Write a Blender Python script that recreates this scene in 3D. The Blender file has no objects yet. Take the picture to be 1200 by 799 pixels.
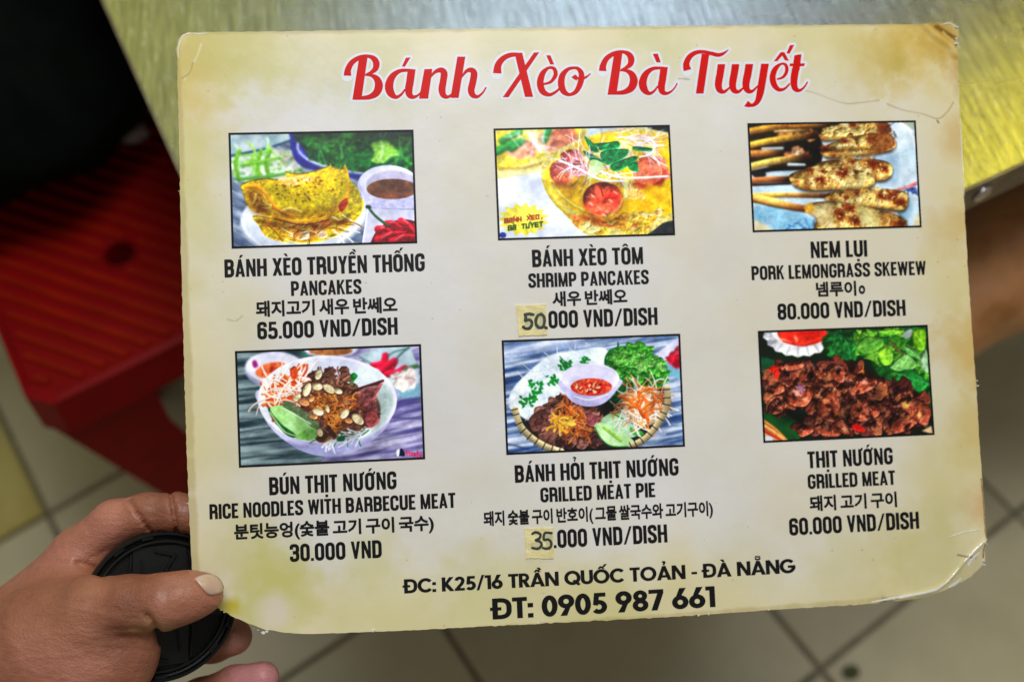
import bpy, bmesh, math, random
import numpy as np
from mathutils import Vector, Matrix, geometry

# ================================================================ camera, light, exposure
sc = bpy.context.scene
COL = sc.collection
FPX, CX, CY = 1167., 600., 399.5           # 35 mm lens on a 36 mm wide picture of 1200 x 799 measuring units
EYE = Vector((0, 0, 1.22)); PITCH = math.radians(30)

cam_d = bpy.data.cameras.new('camera'); cam = bpy.data.objects.new('camera', cam_d); COL.objects.link(cam)
cam_d.lens = 35.; cam_d.sensor_width = 36.; cam_d.clip_start = .02; cam_d.clip_end = 60
cam.location = EYE; cam.rotation_euler = (PITCH, 0, 0); sc.camera = cam
cam_d.dof.use_dof = True; cam_d.dof.focus_distance = .505; cam_d.dof.aperture_fstop = 4.0

world = bpy.data.worlds.new('World'); sc.world = world; world.use_nodes = True
bgn = world.node_tree.nodes['Background']; bgn.inputs['Color'].default_value = (1., .95, .82, 1); bgn.inputs['Strength'].default_value = .155

def area(name, loc, target, size, power, color, size_y=None):
    l = bpy.data.lights.new(name, 'AREA'); l.size = size; l.energy = power; l.color = color
    if size_y: l.shape = 'RECTANGLE'; l.size_y = size_y
    o = bpy.data.objects.new(name, l); COL.objects.link(o); o.location = loc
    o.rotation_euler = (Vector(target)-Vector(loc)).to_track_quat('-Z', 'Y').to_euler(); return o
area('ceiling_lamp', (.10, .44, 2.25), (.05, .25, .75), .62, 13.6, (.93, .96, 1.))
area('cool_reflection_lamp', (.22, 2.2, 2.2), (.05, .55, .7), .60, 4.6, (.60, .79, 1.), .45)  # added lamp, gives the steel top its cool glare
area('yellow_reflection_lamp_right', (1.46, 1.60, 2.06), (.38, .45, .7), .62, 4.8, (1., .86, .0), .36)  # added lamp, puts the yellow patch into the steel's reflection
area('yellow_reflection_lamp_left', (-1.0, 1.96, 2.17), (-.2, .55, .7), 1.0, 2.0, (.92, .95, .03))  # added lamp, tints the reflection on the left of the steel

sc.view_settings.view_transform = 'Standard'; sc.view_settings.look = 'None'
sc.view_settings.exposure = .26; sc.view_settings.gamma = 1
sc.cycles.max_bounces = 6; sc.cycles.use_denoising = True; sc.cycles.caustics_reflective = False

# ================================================================ helpers
RX = np.array([[1, 0, 0], [0, math.cos(PITCH), -math.sin(PITCH)], [0, math.sin(PITCH), math.cos(PITCH)]])
EYEN = np.array(EYE)
def camv(px, py): return np.stack([(np.asarray(px, float)-CX)/FPX, -(np.asarray(py, float)-CY)/FPX, -np.ones_like(np.asarray(px, float))], -1)
def at_depth(px, py, d): return camv(px, py)@RX.T*np.asarray(d)[..., None]+EYEN if np.ndim(d) else camv(px, py)@RX.T*d+EYEN
def at_z(px, py, z):
    v = camv(px, py)@RX.T; return v*((z-EYEN[2])/v[..., 2:3])+EYEN

def lin(c):
    c = np.array(c, float)/255.; return tuple(np.where(c <= .04045, c/12.92, ((c+.055)/1.055)**2.4))
PAPER = .64                                    # how bright a white sheet stands in the photograph
def seen(c, k=PAPER): return tuple(min(.95, v/k) for v in lin(c))

def new_mat(name):
    m = bpy.data.materials.new(name); m.use_nodes = True; nt = m.node_tree
    return m, nt, nt.nodes['Principled BSDF']
def node(nt, t, **k):
    n = nt.nodes.new(t)
    for a, b in k.items():
        if a in n.inputs: n.inputs[a].default_value = b
        else: setattr(n, a, b)
    return n
def simple_mat(name, col, rough=.5, metal=0., noise=.0, nscale=40., bump=0., bscale=200., spec=.5, coat=0., col2=None):
    m, nt, b = new_mat(name); L = nt.links
    b.inputs['Roughness'].default_value = rough; b.inputs['Metallic'].default_value = metal
    b.inputs['Specular IOR Level'].default_value = spec; b.inputs['Coat Weight'].default_value = coat
    b.inputs['Base Color'].default_value = (*col, 1)
    tc = node(nt, 'ShaderNodeTexCoord')
    if noise or col2:
        n = node(nt, 'ShaderNodeTexNoise', Scale=nscale, Detail=5.); L.new(tc.outputs['Object'], n.inputs['Vector'])
        r = node(nt, 'ShaderNodeValToRGB'); c2 = col2 or tuple(v*(1-noise) for v in col)
        r.color_ramp.elements[0].position = .35; r.color_ramp.elements[1].position = .65
        r.color_ramp.elements[0].color = (*c2, 1); r.color_ramp.elements[1].color = (*col, 1)
        L.new(n.outputs['Fac'], r.inputs['Fac']); L.new(r.outputs['Color'], b.inputs['Base Color'])
    if bump:
        n = node(nt, 'ShaderNodeTexNoise', Scale=bscale, Detail=4.); L.new(tc.outputs['Object'], n.inputs['Vector'])
        bp = node(nt, 'ShaderNodeBump', Strength=bump, Distance=.001); L.new(n.outputs['Fac'], bp.inputs['Height']); L.new(bp.outputs['Normal'], b.inputs['Normal'])
    return m

def mesh_obj(name, V, F, mat, parent=None, smooth=False, uv=None):
    me = bpy.data.meshes.new(name); V = np.asarray(V, float)
    off = np.array(parent_world(parent)) if parent is not None else np.zeros(3)
    me.from_pydata([tuple(v) for v in V-off], [], [tuple(int(i) for i in f) for f in F]); me.update()
    if smooth: me.polygons.foreach_set('use_smooth', [True]*len(me.polygons))
    if uv is not None:
        l = me.uv_layers.new(name='UVMap'); uv = np.asarray(uv, float)
        idx = np.zeros(len(me.loops), int); me.loops.foreach_get('vertex_index', idx); l.data.foreach_set('uv', uv[idx].ravel())
    me.materials.append(mat)
    o = bpy.data.objects.new(name, me); COL.objects.link(o)
    if parent is not None: o.parent = parent
    return o
def parent_world(p):
    v = Vector((0, 0, 0))
    while p is not None: v += p.location; p = p.parent
    return v
def thing(name, label, cat, loc, group=None):
    o = bpy.data.objects.new(name, None); o.empty_display_size = .05; COL.objects.link(o); o.location = Vector(loc)
    tag(o, label, cat, group); return o
def tag(o, label, cat, group=None):
    o['label'] = label; o['category'] = cat
    if group: o['group'] = group
def bevel(o, w, seg=2):
    m = o.modifiers.new('bevel', 'BEVEL'); m.width = w; m.segments = seg; m.limit_method = 'ANGLE'; m.angle_limit = .6; return o

def prism(P, n0, n1, up):
    """closed prism from polygon points P (n,3), moved along up by n0 and n1"""
    P = np.asarray(P, float); up = np.asarray(up, float); k = len(P)
    V = np.r_[P+up*n0, P+up*n1]; F = [tuple(range(k))[::-1], tuple(range(k, 2*k))]
    F += [(i, (i+1) % k, k+(i+1) % k, k+i) for i in range(k)]; return V, F
def box8(a, b, c, o):
    """box with origin corner o and edge vectors a, b, c"""
    a, b, c, o = map(lambda v: np.asarray(v, float), (a, b, c, o))
    V = [o, o+a, o+a+b, o+b, o+c, o+a+c, o+a+b+c, o+b+c]
    return np.array(V), [(0, 3, 2, 1), (4, 5, 6, 7), (0, 1, 5, 4), (1, 2, 6, 5), (2, 3, 7, 6), (3, 0, 4, 7)]
def join(parts):
    V, F, n = [], [], 0
    for v, f in parts: V.append(np.asarray(v)); F += [tuple(i+n for i in q) for q in f]; n += len(v)
    return np.concatenate(V), F
def tube(P, r, n=10):
    P = np.asarray(P, float); R = np.ones(len(P))*r if np.ndim(r) == 0 else np.asarray(r); V, F = [], []
    for i, p in enumerate(P):
        t = P[min(i+1, len(P)-1)]-P[max(i-1, 0)]; t = t/np.linalg.norm(t); u = np.cross(t, [0, 0, 1.] if abs(t[2]) < .9 else [1., 0, 0]); u /= np.linalg.norm(u); w = np.cross(t, u)
        for k in range(n): a = k/n*2*math.pi; V.append(p+R[i]*(math.cos(a)*u+math.sin(a)*w))
    for i in range(len(P)-1):
        for k in range(n): F.append((i*n+k, i*n+(k+1) % n, (i+1)*n+(k+1) % n, (i+1)*n+k))
    F += [tuple(range(n))[::-1], tuple(range((len(P)-1)*n, len(P)*n))]; return np.array(V), F

def surface_nets(G, org, h):
    """iso surface 0 of the grid G, one closed quad mesh"""
    s = G < 0; nx, ny, nz = G.shape; shp = (nx-1, ny-1, nz-1)
    acc = np.zeros(shp+(3,), np.float32); cnt = np.zeros(shp, np.float32); base = np.indices(shp).transpose(1, 2, 3, 0)
    for ax in range(3):
        o2 = [a for a in range(3) if a != ax]
        for da in (0, 1):
            for db in (0, 1):
                sl0 = [slice(0, -1)]*3; sl1 = [slice(0, -1)]*3
                for a, d in ((o2[0], da), (o2[1], db)): sl0[a] = sl1[a] = slice(d, shp[a]+d)
                sl1[ax] = slice(1, None); A, B = G[tuple(sl0)], G[tuple(sl1)]; x = (A < 0) != (B < 0)
                t = np.where(x, A/np.where(x, A-B, 1), 0); acc[..., ax] += np.where(x, t, 0)
                acc[..., o2[0]] += x*da; acc[..., o2[1]] += x*db; cnt += x
    act = cnt > 0; idx = np.full(shp, -1); idx[act] = np.arange(act.sum())
    V = (acc[act]/cnt[act][:, None]+base[act])*h+np.array(org); F = []
    for ax in range(3):
        b, c = (ax+1) % 3, (ax+2) % 3; sl0 = [slice(None)]*3; sl1 = [slice(None)]*3; sl0[ax] = slice(0, -1); sl1[ax] = slice(1, None)
        x = s[tuple(sl0)] != s[tuple(sl1)]; neg = s[tuple(sl0)]
        I = np.argwhere(x); I = I[(I[:, b] > 0) & (I[:, c] > 0) & (I[:, b] < G.shape[b]-1) & (I[:, c] < G.shape[c]-1)]
        def g(db, dc): J = I.copy(); J[:, b] -= db; J[:, c] -= dc; return idx[J[:, 0], J[:, 1], J[:, 2]]
        q = np.stack([g(1, 1), g(0, 1), g(0, 0), g(1, 0)], 1); fl = ~neg[I[:, 0], I[:, 1], I[:, 2]]; q[fl] = q[fl][:, ::-1]; F.append(q)
    return V, np.concatenate(F)

def cone_sdf(X, a, b, ra, rb):
    a = np.array(a, np.float32); b = np.array(b, np.float32); ab = b-a
    t = np.clip(((X-a)@ab)/float(ab@ab), 0, 1); return np.sqrt((((X-a)-t[..., None]*ab)**2).sum(-1))-(ra+(rb-ra)*t)
def smin(a, b, k):
    h = np.maximum(k-np.abs(a-b), 0)/k; return np.minimum(a, b)-h*h*k*.25

# ---------------------------------------------------------------- flat shapes joined without overlap
def union_mesh(polys):
    """triangles that cover the union of many overlapping 2-D polygons"""
    vs, fs = [], []
    for p in polys:
        p = np.asarray(p, float)
        x, y = p[:, 0], p[:, 1]; ar = (x*np.roll(y, -1)-y*np.roll(x, -1)).sum()
        if abs(ar) < 1e-9: continue
        if ar < 0: p = p[::-1]
        fs.append(list(range(len(vs), len(vs)+len(p)))); vs += [Vector((float(a), float(b))) for a, b in p]
    r = geometry.delaunay_2d_cdt(vs, [], fs, 0, 1e-5); V = np.array([tuple(v) for v in r[0]]); T = np.array([list(f) for f in r[2]])
    c = V[T].mean(1); e1 = V[T[:, 1]]-V[T[:, 0]]; e2 = V[T[:, 2]]-V[T[:, 0]]; ar = np.abs(e1[:, 0]*e2[:, 1]-e1[:, 1]*e2[:, 0]); keep = np.zeros(len(T), bool)
    for f in fs:
        p = np.array([tuple(vs[i]) for i in f]); lo, hi = p.min(0), p.max(0); m = np.where((c[:, 0] > lo[0]) & (c[:, 0] < hi[0]) & (c[:, 1] > lo[1]) & (c[:, 1] < hi[1]) & ~keep)[0]
        if not len(m): continue
        x, y = c[m].T; w = np.zeros(len(m), int)
        for (ax, ay), (bx, by) in zip(p, np.roll(p, -1, 0)):
            if ay != by: hit = ((ay > y) != (by > y)) & (x < (bx-ax)*(y-ay)/(by-ay)+ax); w += hit*(1 if by > ay else -1)
        keep[m[w != 0]] = True
    keep &= ar > 1e-10
    return V, [tuple(int(i) for i in t) for t in T[keep]]
def offsets(P, w, closed=False):
    P = np.asarray(P, float); N = len(P); W = np.ones(N)*w if np.ndim(w) == 0 else np.asarray(w, float); A, B = [], []
    for i in range(N):
        p0 = P[i-1] if (i > 0 or closed) else P[i]; p1 = P[(i+1) % N] if (i < N-1 or closed) else P[i]
        d0, d1 = P[i]-p0, p1-P[i]; n0, n1 = np.hypot(*d0), np.hypot(*d1)
        d0 = d0/n0 if n0 > 1e-9 else d1/n1; d1 = d1/n1 if n1 > 1e-9 else d0
        t = d0+d1; t /= np.hypot(*t)+1e-9; n = np.array([-t[1], t[0]]); c = max(.5, n@np.array([-d0[1], d0[0]]))
        A.append(P[i]+n*W[i]/2/c); B.append(P[i]-n*W[i]/2/c)
    return A, B
def strip(P, w, closed=False):
    A, B = offsets(P, w, closed); N = len(P); R = range(N if closed else N-1)
    return [np.array([A[i], A[(i+1) % N], B[(i+1) % N], B[i]]) for i in R]
def round_path(P, r, closed=False, n=6):
    P = [np.array(p, float) for p in P]; N = len(P); out = []
    for i in range(N):
        if not closed and i in (0, N-1): out.append(P[i]); continue
        a, b, c = P[i-1], P[i], P[(i+1) % N]; la, lc = np.hypot(*(a-b)), np.hypot(*(c-b)); rr = min(r, la*.5, lc*.5)
        p, q = b+(a-b)/la*rr, b+(c-b)/lc*rr
        for k in range(n+1): t = k/n; out.append((1-t)**2*p+2*t*(1-t)*(b*.86+(p+q)*.07)+t*t*q)
    return np.array(out)
def disc2(c, r, n=12): return np.array([(c[0]+r*math.cos(a), c[1]+r*math.sin(a)) for a in np.arange(n)/n*2*math.pi])
# ---------------------------------------------------------------- printed pictures (flat print, painted in code)
PW, PH = 540, 340

def vnoise(h, w, cell, seed, sx=1.0, sy=1.0, octaves=3, gain=.5):
    out = np.zeros((h, w)); amp = 1.; tot = 0.
    for o in range(octaves):
        rg = np.random.RandomState(seed*13 + o)
        cx, cy = max(1.5, cell*sx/2**o), max(1.5, cell*sy/2**o)
        g = rg.rand(int(h/cy)+3, int(w/cx)+3)
        y = np.arange(h)/cy; x = np.arange(w)/cx
        yi = y.astype(int); xi = x.astype(int); fy = (y-yi)[:, None]; fx = (x-xi)[None, :]
        fy = fy*fy*(3-2*fy); fx = fx*fx*(3-2*fx)
        a = g[np.ix_(yi, xi)]; b = g[np.ix_(yi, xi+1)]; c = g[np.ix_(yi+1, xi)]; d = g[np.ix_(yi+1, xi+1)]
        out += amp*((a*(1-fx)+b*fx)*(1-fy) + (c*(1-fx)+d*fx)*fy); tot += amp; amp *= gain
    return out/tot

def homography(src, dst):
    A = []
    for (x, y), (u, v) in zip(src, dst):
        A.append([x, y, 1, 0, 0, 0, -u*x, -u*y, -u]); A.append([0, 0, 0, x, y, 1, -v*x, -v*y, -v])
    _, _, V = np.linalg.svd(np.array(A, float)); return V[-1].reshape(3, 3)

def happly(Hm, p):
    p = np.atleast_2d(np.array(p, float)); q = np.c_[p, np.ones(len(p))] @ Hm.T
    return q[:, :2]/q[:, 2:]

def catmull(P, n=6, closed=True):
    P = np.array(P, float); N = len(P); out = []
    for i in range(N if closed else N-1):
        if closed: a, b, c, d = P[i-1], P[i], P[(i+1) % N], P[(i+2) % N]
        else: a, b, c, d = P[max(i-1, 0)], P[i], P[i+1], P[min(i+2, N-1)]
        for k in range(n):
            t = k/n
            out.append(.5*((2*b) + (c-a)*t + (2*a-5*b+4*c-d)*t*t + (3*b-a-3*c+d)*t**3))
    if not closed: out.append(P[-1])
    return np.array(out)

class Canvas:
    """a picture to be printed; shapes are given in measuring coordinates and mapped to the sheet"""
    def __init__(s, corners, base, seed=1):
        s.H = homography(corners, [(0, 0), (PW, 0), (PW, PH), (0, PH)])
        s.a = np.ones((PH, PW, 3))*np.array(base)/255.; s.rg = np.random.RandomState(seed); s.seed = seed
        s.k = PW/(corners[1][0]-corners[0][0]); s.n = 0
    def T(s, p): return happly(s.H, p)
    def box(s, P, pad):
        x0 = max(0, int(P[:, 0].min()-pad)); x1 = min(PW, int(P[:, 0].max()+pad)+2)
        y0 = max(0, int(P[:, 1].min()-pad)); y1 = min(PH, int(P[:, 1].max()+pad)+2)
        if x1 <= x0 or y1 <= y0: return None
        Y, X = np.mgrid[y0:y1, x0:x1]; return x0, x1, y0, y1, X+.5, Y+.5
    def put(s, bx, m, col):
        x0, x1, y0, y1 = bx[:4]; m = np.clip(m, 0, 1)[..., None]
        s.a[y0:y1, x0:x1] = s.a[y0:y1, x0:x1]*(1-m) + col*m
    def field(s, P, X, Y):
        d = np.full(X.shape, 1e9); ins = np.zeros(X.shape, bool); N = len(P)
        for i in range(N):
            ax, ay = P[i]; bx, by = P[(i+1) % N]; ex, ey = bx-ax, by-ay
            t = np.clip(((X-ax)*ex+(Y-ay)*ey)/(ex*ex+ey*ey+1e-9), 0, 1)
            d = np.minimum(d, (X-ax-t*ex)**2+(Y-ay-t*ey)**2)
            if ay != by: ins ^= ((ay > Y) != (by > Y)) & (X < (bx-ax)*(Y-ay)/(by-ay)+ax)
        d = np.sqrt(d); return np.where(ins, -d, d)
    def poly(s, pts, col, col2=None, smooth=True, soft=1.3, tex=.0, cell=8, relief=0., rim=4., alpha=1., sx=1., sy=1., raw=False, dark=0.):
        P = np.array(pts, float) if raw else s.T(pts)
        if smooth: P = catmull(P, 5)
        bx = s.box(P, soft*2+1)
        if bx is None: return
        X, Y = bx[4:]; d = s.field(P, X, Y); h, w = d.shape; s.n += 1
        c = np.ones((h, w, 3))*np.array(col)/255.
        nz = vnoise(h, w, cell, s.seed*100+s.n, sx, sy)
        if col2 is not None:
            t = np.clip((nz-.5)*2.6+.5, 0, 1)[..., None]; c = c*(1-t)+t*np.array(col2)/255.
        if tex: c = c*(1+tex*(vnoise(h, w, max(2, cell*.4), s.seed*100+s.n+7, sx, sy, 2)-.5)*2)[..., None]
        if relief:
            hgt = np.clip(-d/rim, 0, 1)**.6*rim + nz*cell*.6
            gy, gx = np.gradient(hgt) if h > 1 and w > 1 else (0*hgt, 0*hgt)
            l = (-gx*.5-gy*.8); c = c*(1+relief*np.clip(l, -1, 1.2))[..., None]
            hl = np.clip(l-.75, 0, 1)*relief; c = c+hl[..., None]*.35
        if dark: c = c*(1-dark*np.exp(-np.clip(-d, 0, 99)/2.2))[..., None]
        s.put(bx, (.5-d/(2*soft))*1.0*alpha if soft > .5 else (d < 0)*alpha, np.clip(c, 0, 1)) if alpha == 1 else s.put(bx, np.clip(.5-d/(2*soft), 0, 1)*alpha, np.clip(c, 0, 1))
    def ell(s, cx, cy, rx, ry, col, col2=None, rot=0., n=22, wob=0., **k):
        a = np.arange(n)/n*2*math.pi; r = 1+wob*(s.rg.rand(n)-.5)*2
        x = np.cos(a)*rx*r; y = np.sin(a)*ry*r; c, q = math.cos(rot), math.sin(rot)
        s.poly(np.c_[cx+x*c-y*q, cy+x*q+y*c], col, col2, **k)
    def line(s, pts, w, col, smooth=True, shade=.35, w2=None, alpha=1., soft=1.1):
        P = s.T(pts)
        if smooth and len(P) > 2: P = catmull(P, 6, False)
        w = w*s.k; w2 = w if w2 is None else w2*s.k
        bx = s.box(P, max(w, w2)+2)
        if bx is None: return
        X, Y = bx[4:]; d = np.full(X.shape, 1e9); side = np.zeros(X.shape); N = len(P)-1
        for i in range(N):
            ax, ay = P[i]; ex, ey = P[i+1]-P[i]; t = np.clip(((X-ax)*ex+(Y-ay)*ey)/(ex*ex+ey*ey+1e-9), 0, 1)
            ww = (w+(w2-w)*(i+t)/N)/2; dy = (Y-ay-t*ey); dd = np.hypot(X-ax-t*ex, dy)-ww
            side = np.where(dd < d, dy/np.maximum(ww, .3), side); d = np.minimum(d, dd)
        c = np.ones(X.shape+(3,))*np.array(col)/255.*(1-shade*np.clip(side, -1, 1)*.7)[..., None]
        s.put(bx, np.clip(.5-d/(2*soft), 0, 1)*alpha, np.clip(c, 0, 1))
    def scatter(s, region, n, fn):
        """calls fn(x, y) at n random measuring points inside the polygon, from the back to the front"""
        R = np.array(region, float); pts = []
        while len(pts) < n:
            q = R.min(0)+s.rg.rand(200, 2)*(R.max(0)-R.min(0))
            q = q[s.field(R, q[:, 0][None], q[:, 1][None])[0] < 0]; pts += list(q)
        for x, y in sorted(pts[:n], key=lambda p: p[1]): fn(x, y)
    def blobs(s, region, n, size, cols, wob=.3, relief=.5, asp=.7, **k):
        def f(x, y):
            c = cols[s.rg.randint(len(cols))]; r = size*(.6+.8*s.rg.rand())
            s.ell(x, y, r, r*asp*(.7+.6*s.rg.rand()), c, rot=s.rg.rand()*3.1, n=11, wob=wob, relief=relief, **k)
        s.scatter(region, n, f)
    def strands(s, region, n, ln, w, cols, curl=.9, ang=None, spread=3.1, shade=.35):
        def f(x, y):
            a = (s.rg.rand()*6.28 if ang is None else ang+(s.rg.rand()-.5)*spread); P = [(x, y)]
            da = (s.rg.rand()-.5)*curl*2
            for _ in range(4):
                a += da*.6+(s.rg.rand()-.5)*curl*.5; x += math.cos(a)*ln/4; y += math.sin(a)*ln/4; P.append((x, y))
            s.line(P, w*.8*(.6+.6*s.rg.rand()), cols[s.rg.randint(len(cols))], shade=shade)
        s.scatter(region, n, f)
    def leaves(s, region, n, size, cols, vein=.35):
        def f(x, y):
            c = cols[s.rg.randint(len(cols))]; a = s.rg.rand()*6.28; r = size*(.6+.7*s.rg.rand()); P = []
            for i in range(14):
                t = i/14*6.283; rr = r*(1+.28*math.sin(t*5+a*3)+.18*(s.rg.rand()-.5)); P.append((x+math.cos(t+a)*rr, y+math.sin(t+a)*rr*.75))
            s.poly(P, c, tuple(int(v*.68) for v in c), relief=.4, rim=5, cell=7, tex=.15, dark=.12)
            s.line([(x-math.cos(a)*r*.7, y-math.sin(a)*r*.5), (x+math.cos(a)*r*.7, y+math.sin(a)*r*.5)], 5, tuple(min(255, int(v*1.35+20)) for v in c), alpha=vein)
        s.scatter(region, n, f)
    def wood(s, region, c1, c2, rot=-.12, planks=()):
        """weathered boards: long streaks"""
        P = s.T(region); bx = s.box(P, 2); X, Y = bx[4:]; d = s.field(P, X, Y)
        big = vnoise(PH*2, PW*2, 26, s.seed+50, 6., .35, 4, .6); fine = vnoise(PH*2, PW*2, 9, s.seed+51, 9., .3, 3, .6)
        U = (X*math.cos(rot)+Y*math.sin(rot)); V = (-X*math.sin(rot)+Y*math.cos(rot))
        ui = np.clip(U, 0, PW*2-1).astype(int); vi = np.clip(V+60, 0, PH*2-1).astype(int)
        t = np.clip((big[vi, ui]*.6+fine[vi, ui]*.4-.5)*4+.5, 0, 1)[..., None]
        s.put(bx, np.clip(.5-d, 0, 1), np.array(c1)/255.*(1-t)+np.array(c2)/255.*t)
    def blur(s, sig, region=None, feather=6):
        """camera blur of the printed photograph, everywhere or in one region"""
        r = int(sig*3)+1; k = np.exp(-(np.arange(-r, r+1)/sig)**2/2); k /= k.sum(); g = np.pad(s.a, ((r, r), (r, r), (0, 0)), 'edge')
        g = sum(k[i]*g[i:i+PH] for i in range(2*r+1)); g = sum(k[i]*g[:, i:i+PW] for i in range(2*r+1))
        if region is None: s.a = g; return
        P = catmull(s.T(region), 5); Y, X = np.mgrid[0:PH, 0:PW]; m = np.clip(.5-s.field(P, X+.5, Y+.5)/(2*feather), 0, 1)[..., None]; s.a = s.a*(1-m)+g*m
    def tone(s, pts, gain, feather=14, tint=(1, 1, 1)):
        """light or shade inside the printed photograph, with a wide soft border"""
        P = catmull(s.T(pts), 5); Y, X = np.mgrid[0:PH, 0:PW]; m = np.clip(.5-s.field(P, X+.5, Y+.5)/(2*feather), 0, 1); m = (m*m*(3-2*m))[..., None]
        s.a = np.clip(s.a*(1+m*(gain*np.array(tint)-1)), 0, 1)
    def done(s, sat=1.0):
        lf = vnoise(PH, PW, 42, s.seed+91, octaves=4, gain=.6); s.a = s.a*(.80+.40*lf)[..., None]
        mk = np.clip((s.a.max(2)-s.a.min(2))*2.4-.15, 0, 1); t = (vnoise(PH, PW, 9, s.seed+92, octaves=4, gain=.7)-.5)*.75+(vnoise(PH, PW, 22, s.seed+93, octaves=3)-.5)*.5
        s.a = s.a*(1.04+mk*t*.6)[..., None]; s.a = np.clip(s.a, 0, 1); s.a = s.a*.75+.25*(s.a*s.a*(3-2*s.a)); s.blur(.85); w = s.a.mean(2, keepdims=True); s.a = s.a+.05*np.clip(w-.55, 0, 1)
        g = s.a*(1+.05*(vnoise(PH, PW, 2, s.seed+90, octaves=1)-.5))[..., None]
        m = g.mean(2, keepdims=True); return np.clip(m+(g-m)*sat, 0, 1)

def picture_folded_pancake():
    c = Canvas([(85, 75), (1122, 60), (1143, 692), (103, 720)], (120, 140, 165), 11)
    c.wood([(60, 40), (1180, 40), (1180, 740), (60, 740)], (70, 85, 115), (165, 180, 205), rot=.5)
    c.poly([(70, 60), (480, 55), (470, 110), (330, 150), (90, 200)], (130, 160, 170), (170, 185, 195), smooth=False, cell=40)
    c.line([(90, 198), (300, 155), (480, 95)], 12, (20, 60, 90), smooth=False)
    c.poly([(90, 205), (330, 160), (440, 165), (500, 280), (480, 330), (110, 350)], (110, 165, 130), (200, 215, 205), smooth=False, cell=16)
    c.strands([(110, 190), (420, 170), (480, 300), (120, 330)], 46, 90, 15, [(120, 200, 60), (200, 225, 190), (70, 150, 70), (225, 230, 225), (150, 205, 90)], curl=.5)
    for x in (130, 255, 305): c.line([(x+8, 170), (x-14, 240), (x+6, 335)], 24, (100, 165, 40))
    c.line([(120, 330), (300, 318), (490, 280)], 20, (85, 145, 65)); c.line([(150, 250), (300, 225), (420, 190)], 18, (120, 190, 60))
    c.strands([(340, 170), (400, 170), (470, 290), (350, 250)], 12, 70, 10, [(225, 215, 215), (190, 160, 170)])
    # blue rimmed bowl with herbs
    c.poly([(430, 110), (500, 50), (1150, 40), (1150, 330), (820, 330), (600, 290), (470, 240)], (24, 30, 120), (40, 40, 160), cell=30)
    c.line([(480, 100), (472, 160), (520, 215), (610, 255), (760, 290), (880, 300)], 16, (165, 175, 225)); c.line([(520, 215), (640, 262), (840, 300)], 7, (235, 238, 250))
    c.poly([(490, 60), (1150, 40), (1150, 280), (900, 300), (700, 270), (560, 225), (500, 150)], (14, 70, 34), (22, 50, 40), cell=20)
    c.leaves([(500, 75), (1130, 65), (1130, 250), (760, 260), (540, 200)], 85, 42, [(26, 130, 40), (22, 110, 60), (50, 160, 50), (16, 90, 50), (40, 120, 30)])
    c.strands([(520, 80), (1110, 70), (1110, 220), (600, 200)], 22, 130, 8, [(90, 180, 80), (60, 150, 70)], curl=.3)
    c.leaves([(770, 200), (860, 200), (850, 240), (780, 240)], 2, 60, [(14, 120, 50)])
    c.poly([(890, 125), (960, 110), (1000, 130), (1050, 190), (1000, 205), (960, 240), (890, 230), (905, 180)], (110, 180, 50), (150, 200, 90), relief=.4, tex=.2)
    c.line([(945, 120), (955, 165), (940, 225)], 10, (190, 225, 170))
    # plate
    c.ell(505, 560, 365, 200, (150, 165, 195), rot=-.12); c.ell(505, 545, 362, 196, (215, 222, 240), (190, 200, 225), rot=-.12, cell=80)
    c.line([(150, 560), (180, 640), (260, 715)], 8, (245, 245, 252)); c.line([(850, 520), (800, 620), (700, 700)], 10, (245, 246, 252))
    c.blur(2.6)
    # pancakes
    c.poly([(220, 540), (400, 560), (700, 540), (835, 440), (838, 520), (760, 610), (640, 680), (450, 700), (300, 665), (250, 600)], (190, 165, 10), (215, 160, 10), relief=.5, cell=16, tex=.25)
    c.poly([(720, 330), (800, 370), (835, 450), (830, 520), (740, 560), (640, 560)], (190, 170, 20), (160, 140, 10), cell=12, tex=.2, relief=.3)
    c.strands([(240, 560), (780, 520), (700, 640), (330, 690)], 30, 120, 9, [(235, 225, 190), (205, 175, 90), (245, 240, 225), (160, 90, 30)], curl=.6, ang=.1, spread=1.2)
    c.blobs([(430, 600), (700, 560), (600, 660), (450, 690)], 14, 22, [(225, 190, 150), (200, 120, 50), (235, 200, 60)])
    c.poly([(155, 400), (150, 360), (250, 330), (400, 330), (400, 290), (460, 300), (540, 290), (640, 260), (655, 240), (670, 262), (720, 270), (742, 245), (765, 320), (765, 400), (725, 490), (640, 550), (480, 575), (330, 555), (200, 500)], (205, 165, 6), (225, 190, 15), relief=.45, cell=18, tex=.18, dark=.25)
    c.poly([(240, 380), (420, 345), (720, 300), (745, 400), (690, 480), (560, 535), (400, 530), (320, 470)], (200, 175, 0), (180, 160, 10), soft=5, cell=14, tex=.2)
    c.poly([(360, 330), (520, 310), (560, 340), (420, 370)], (215, 170, 60), (235, 200, 150), soft=3, cell=8)
    c.line([(175, 375), (240, 375), (300, 430), (350, 500), (440, 545)], 24, (222, 150, 10)); c.line([(380, 515), (430, 500), (490, 520)], 18, (235, 205, 110))
    c.line([(330, 548), (480, 575), (640, 550), (730, 485), (765, 395)], 14, (225, 160, 10)); c.line([(340, 560), (500, 592), (650, 565)], 8, (120, 60, 10))
    c.poly([(190, 420), (240, 400), (300, 470), (290, 520), (230, 490)], (150, 110, 10), (200, 160, 30), soft=4, cell=8)
    c.strands([(215, 410), (280, 420), (290, 500), (230, 490)], 9, 60, 11, [(235, 225, 150), (220, 200, 90)], ang=1.2, spread=1.)
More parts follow.
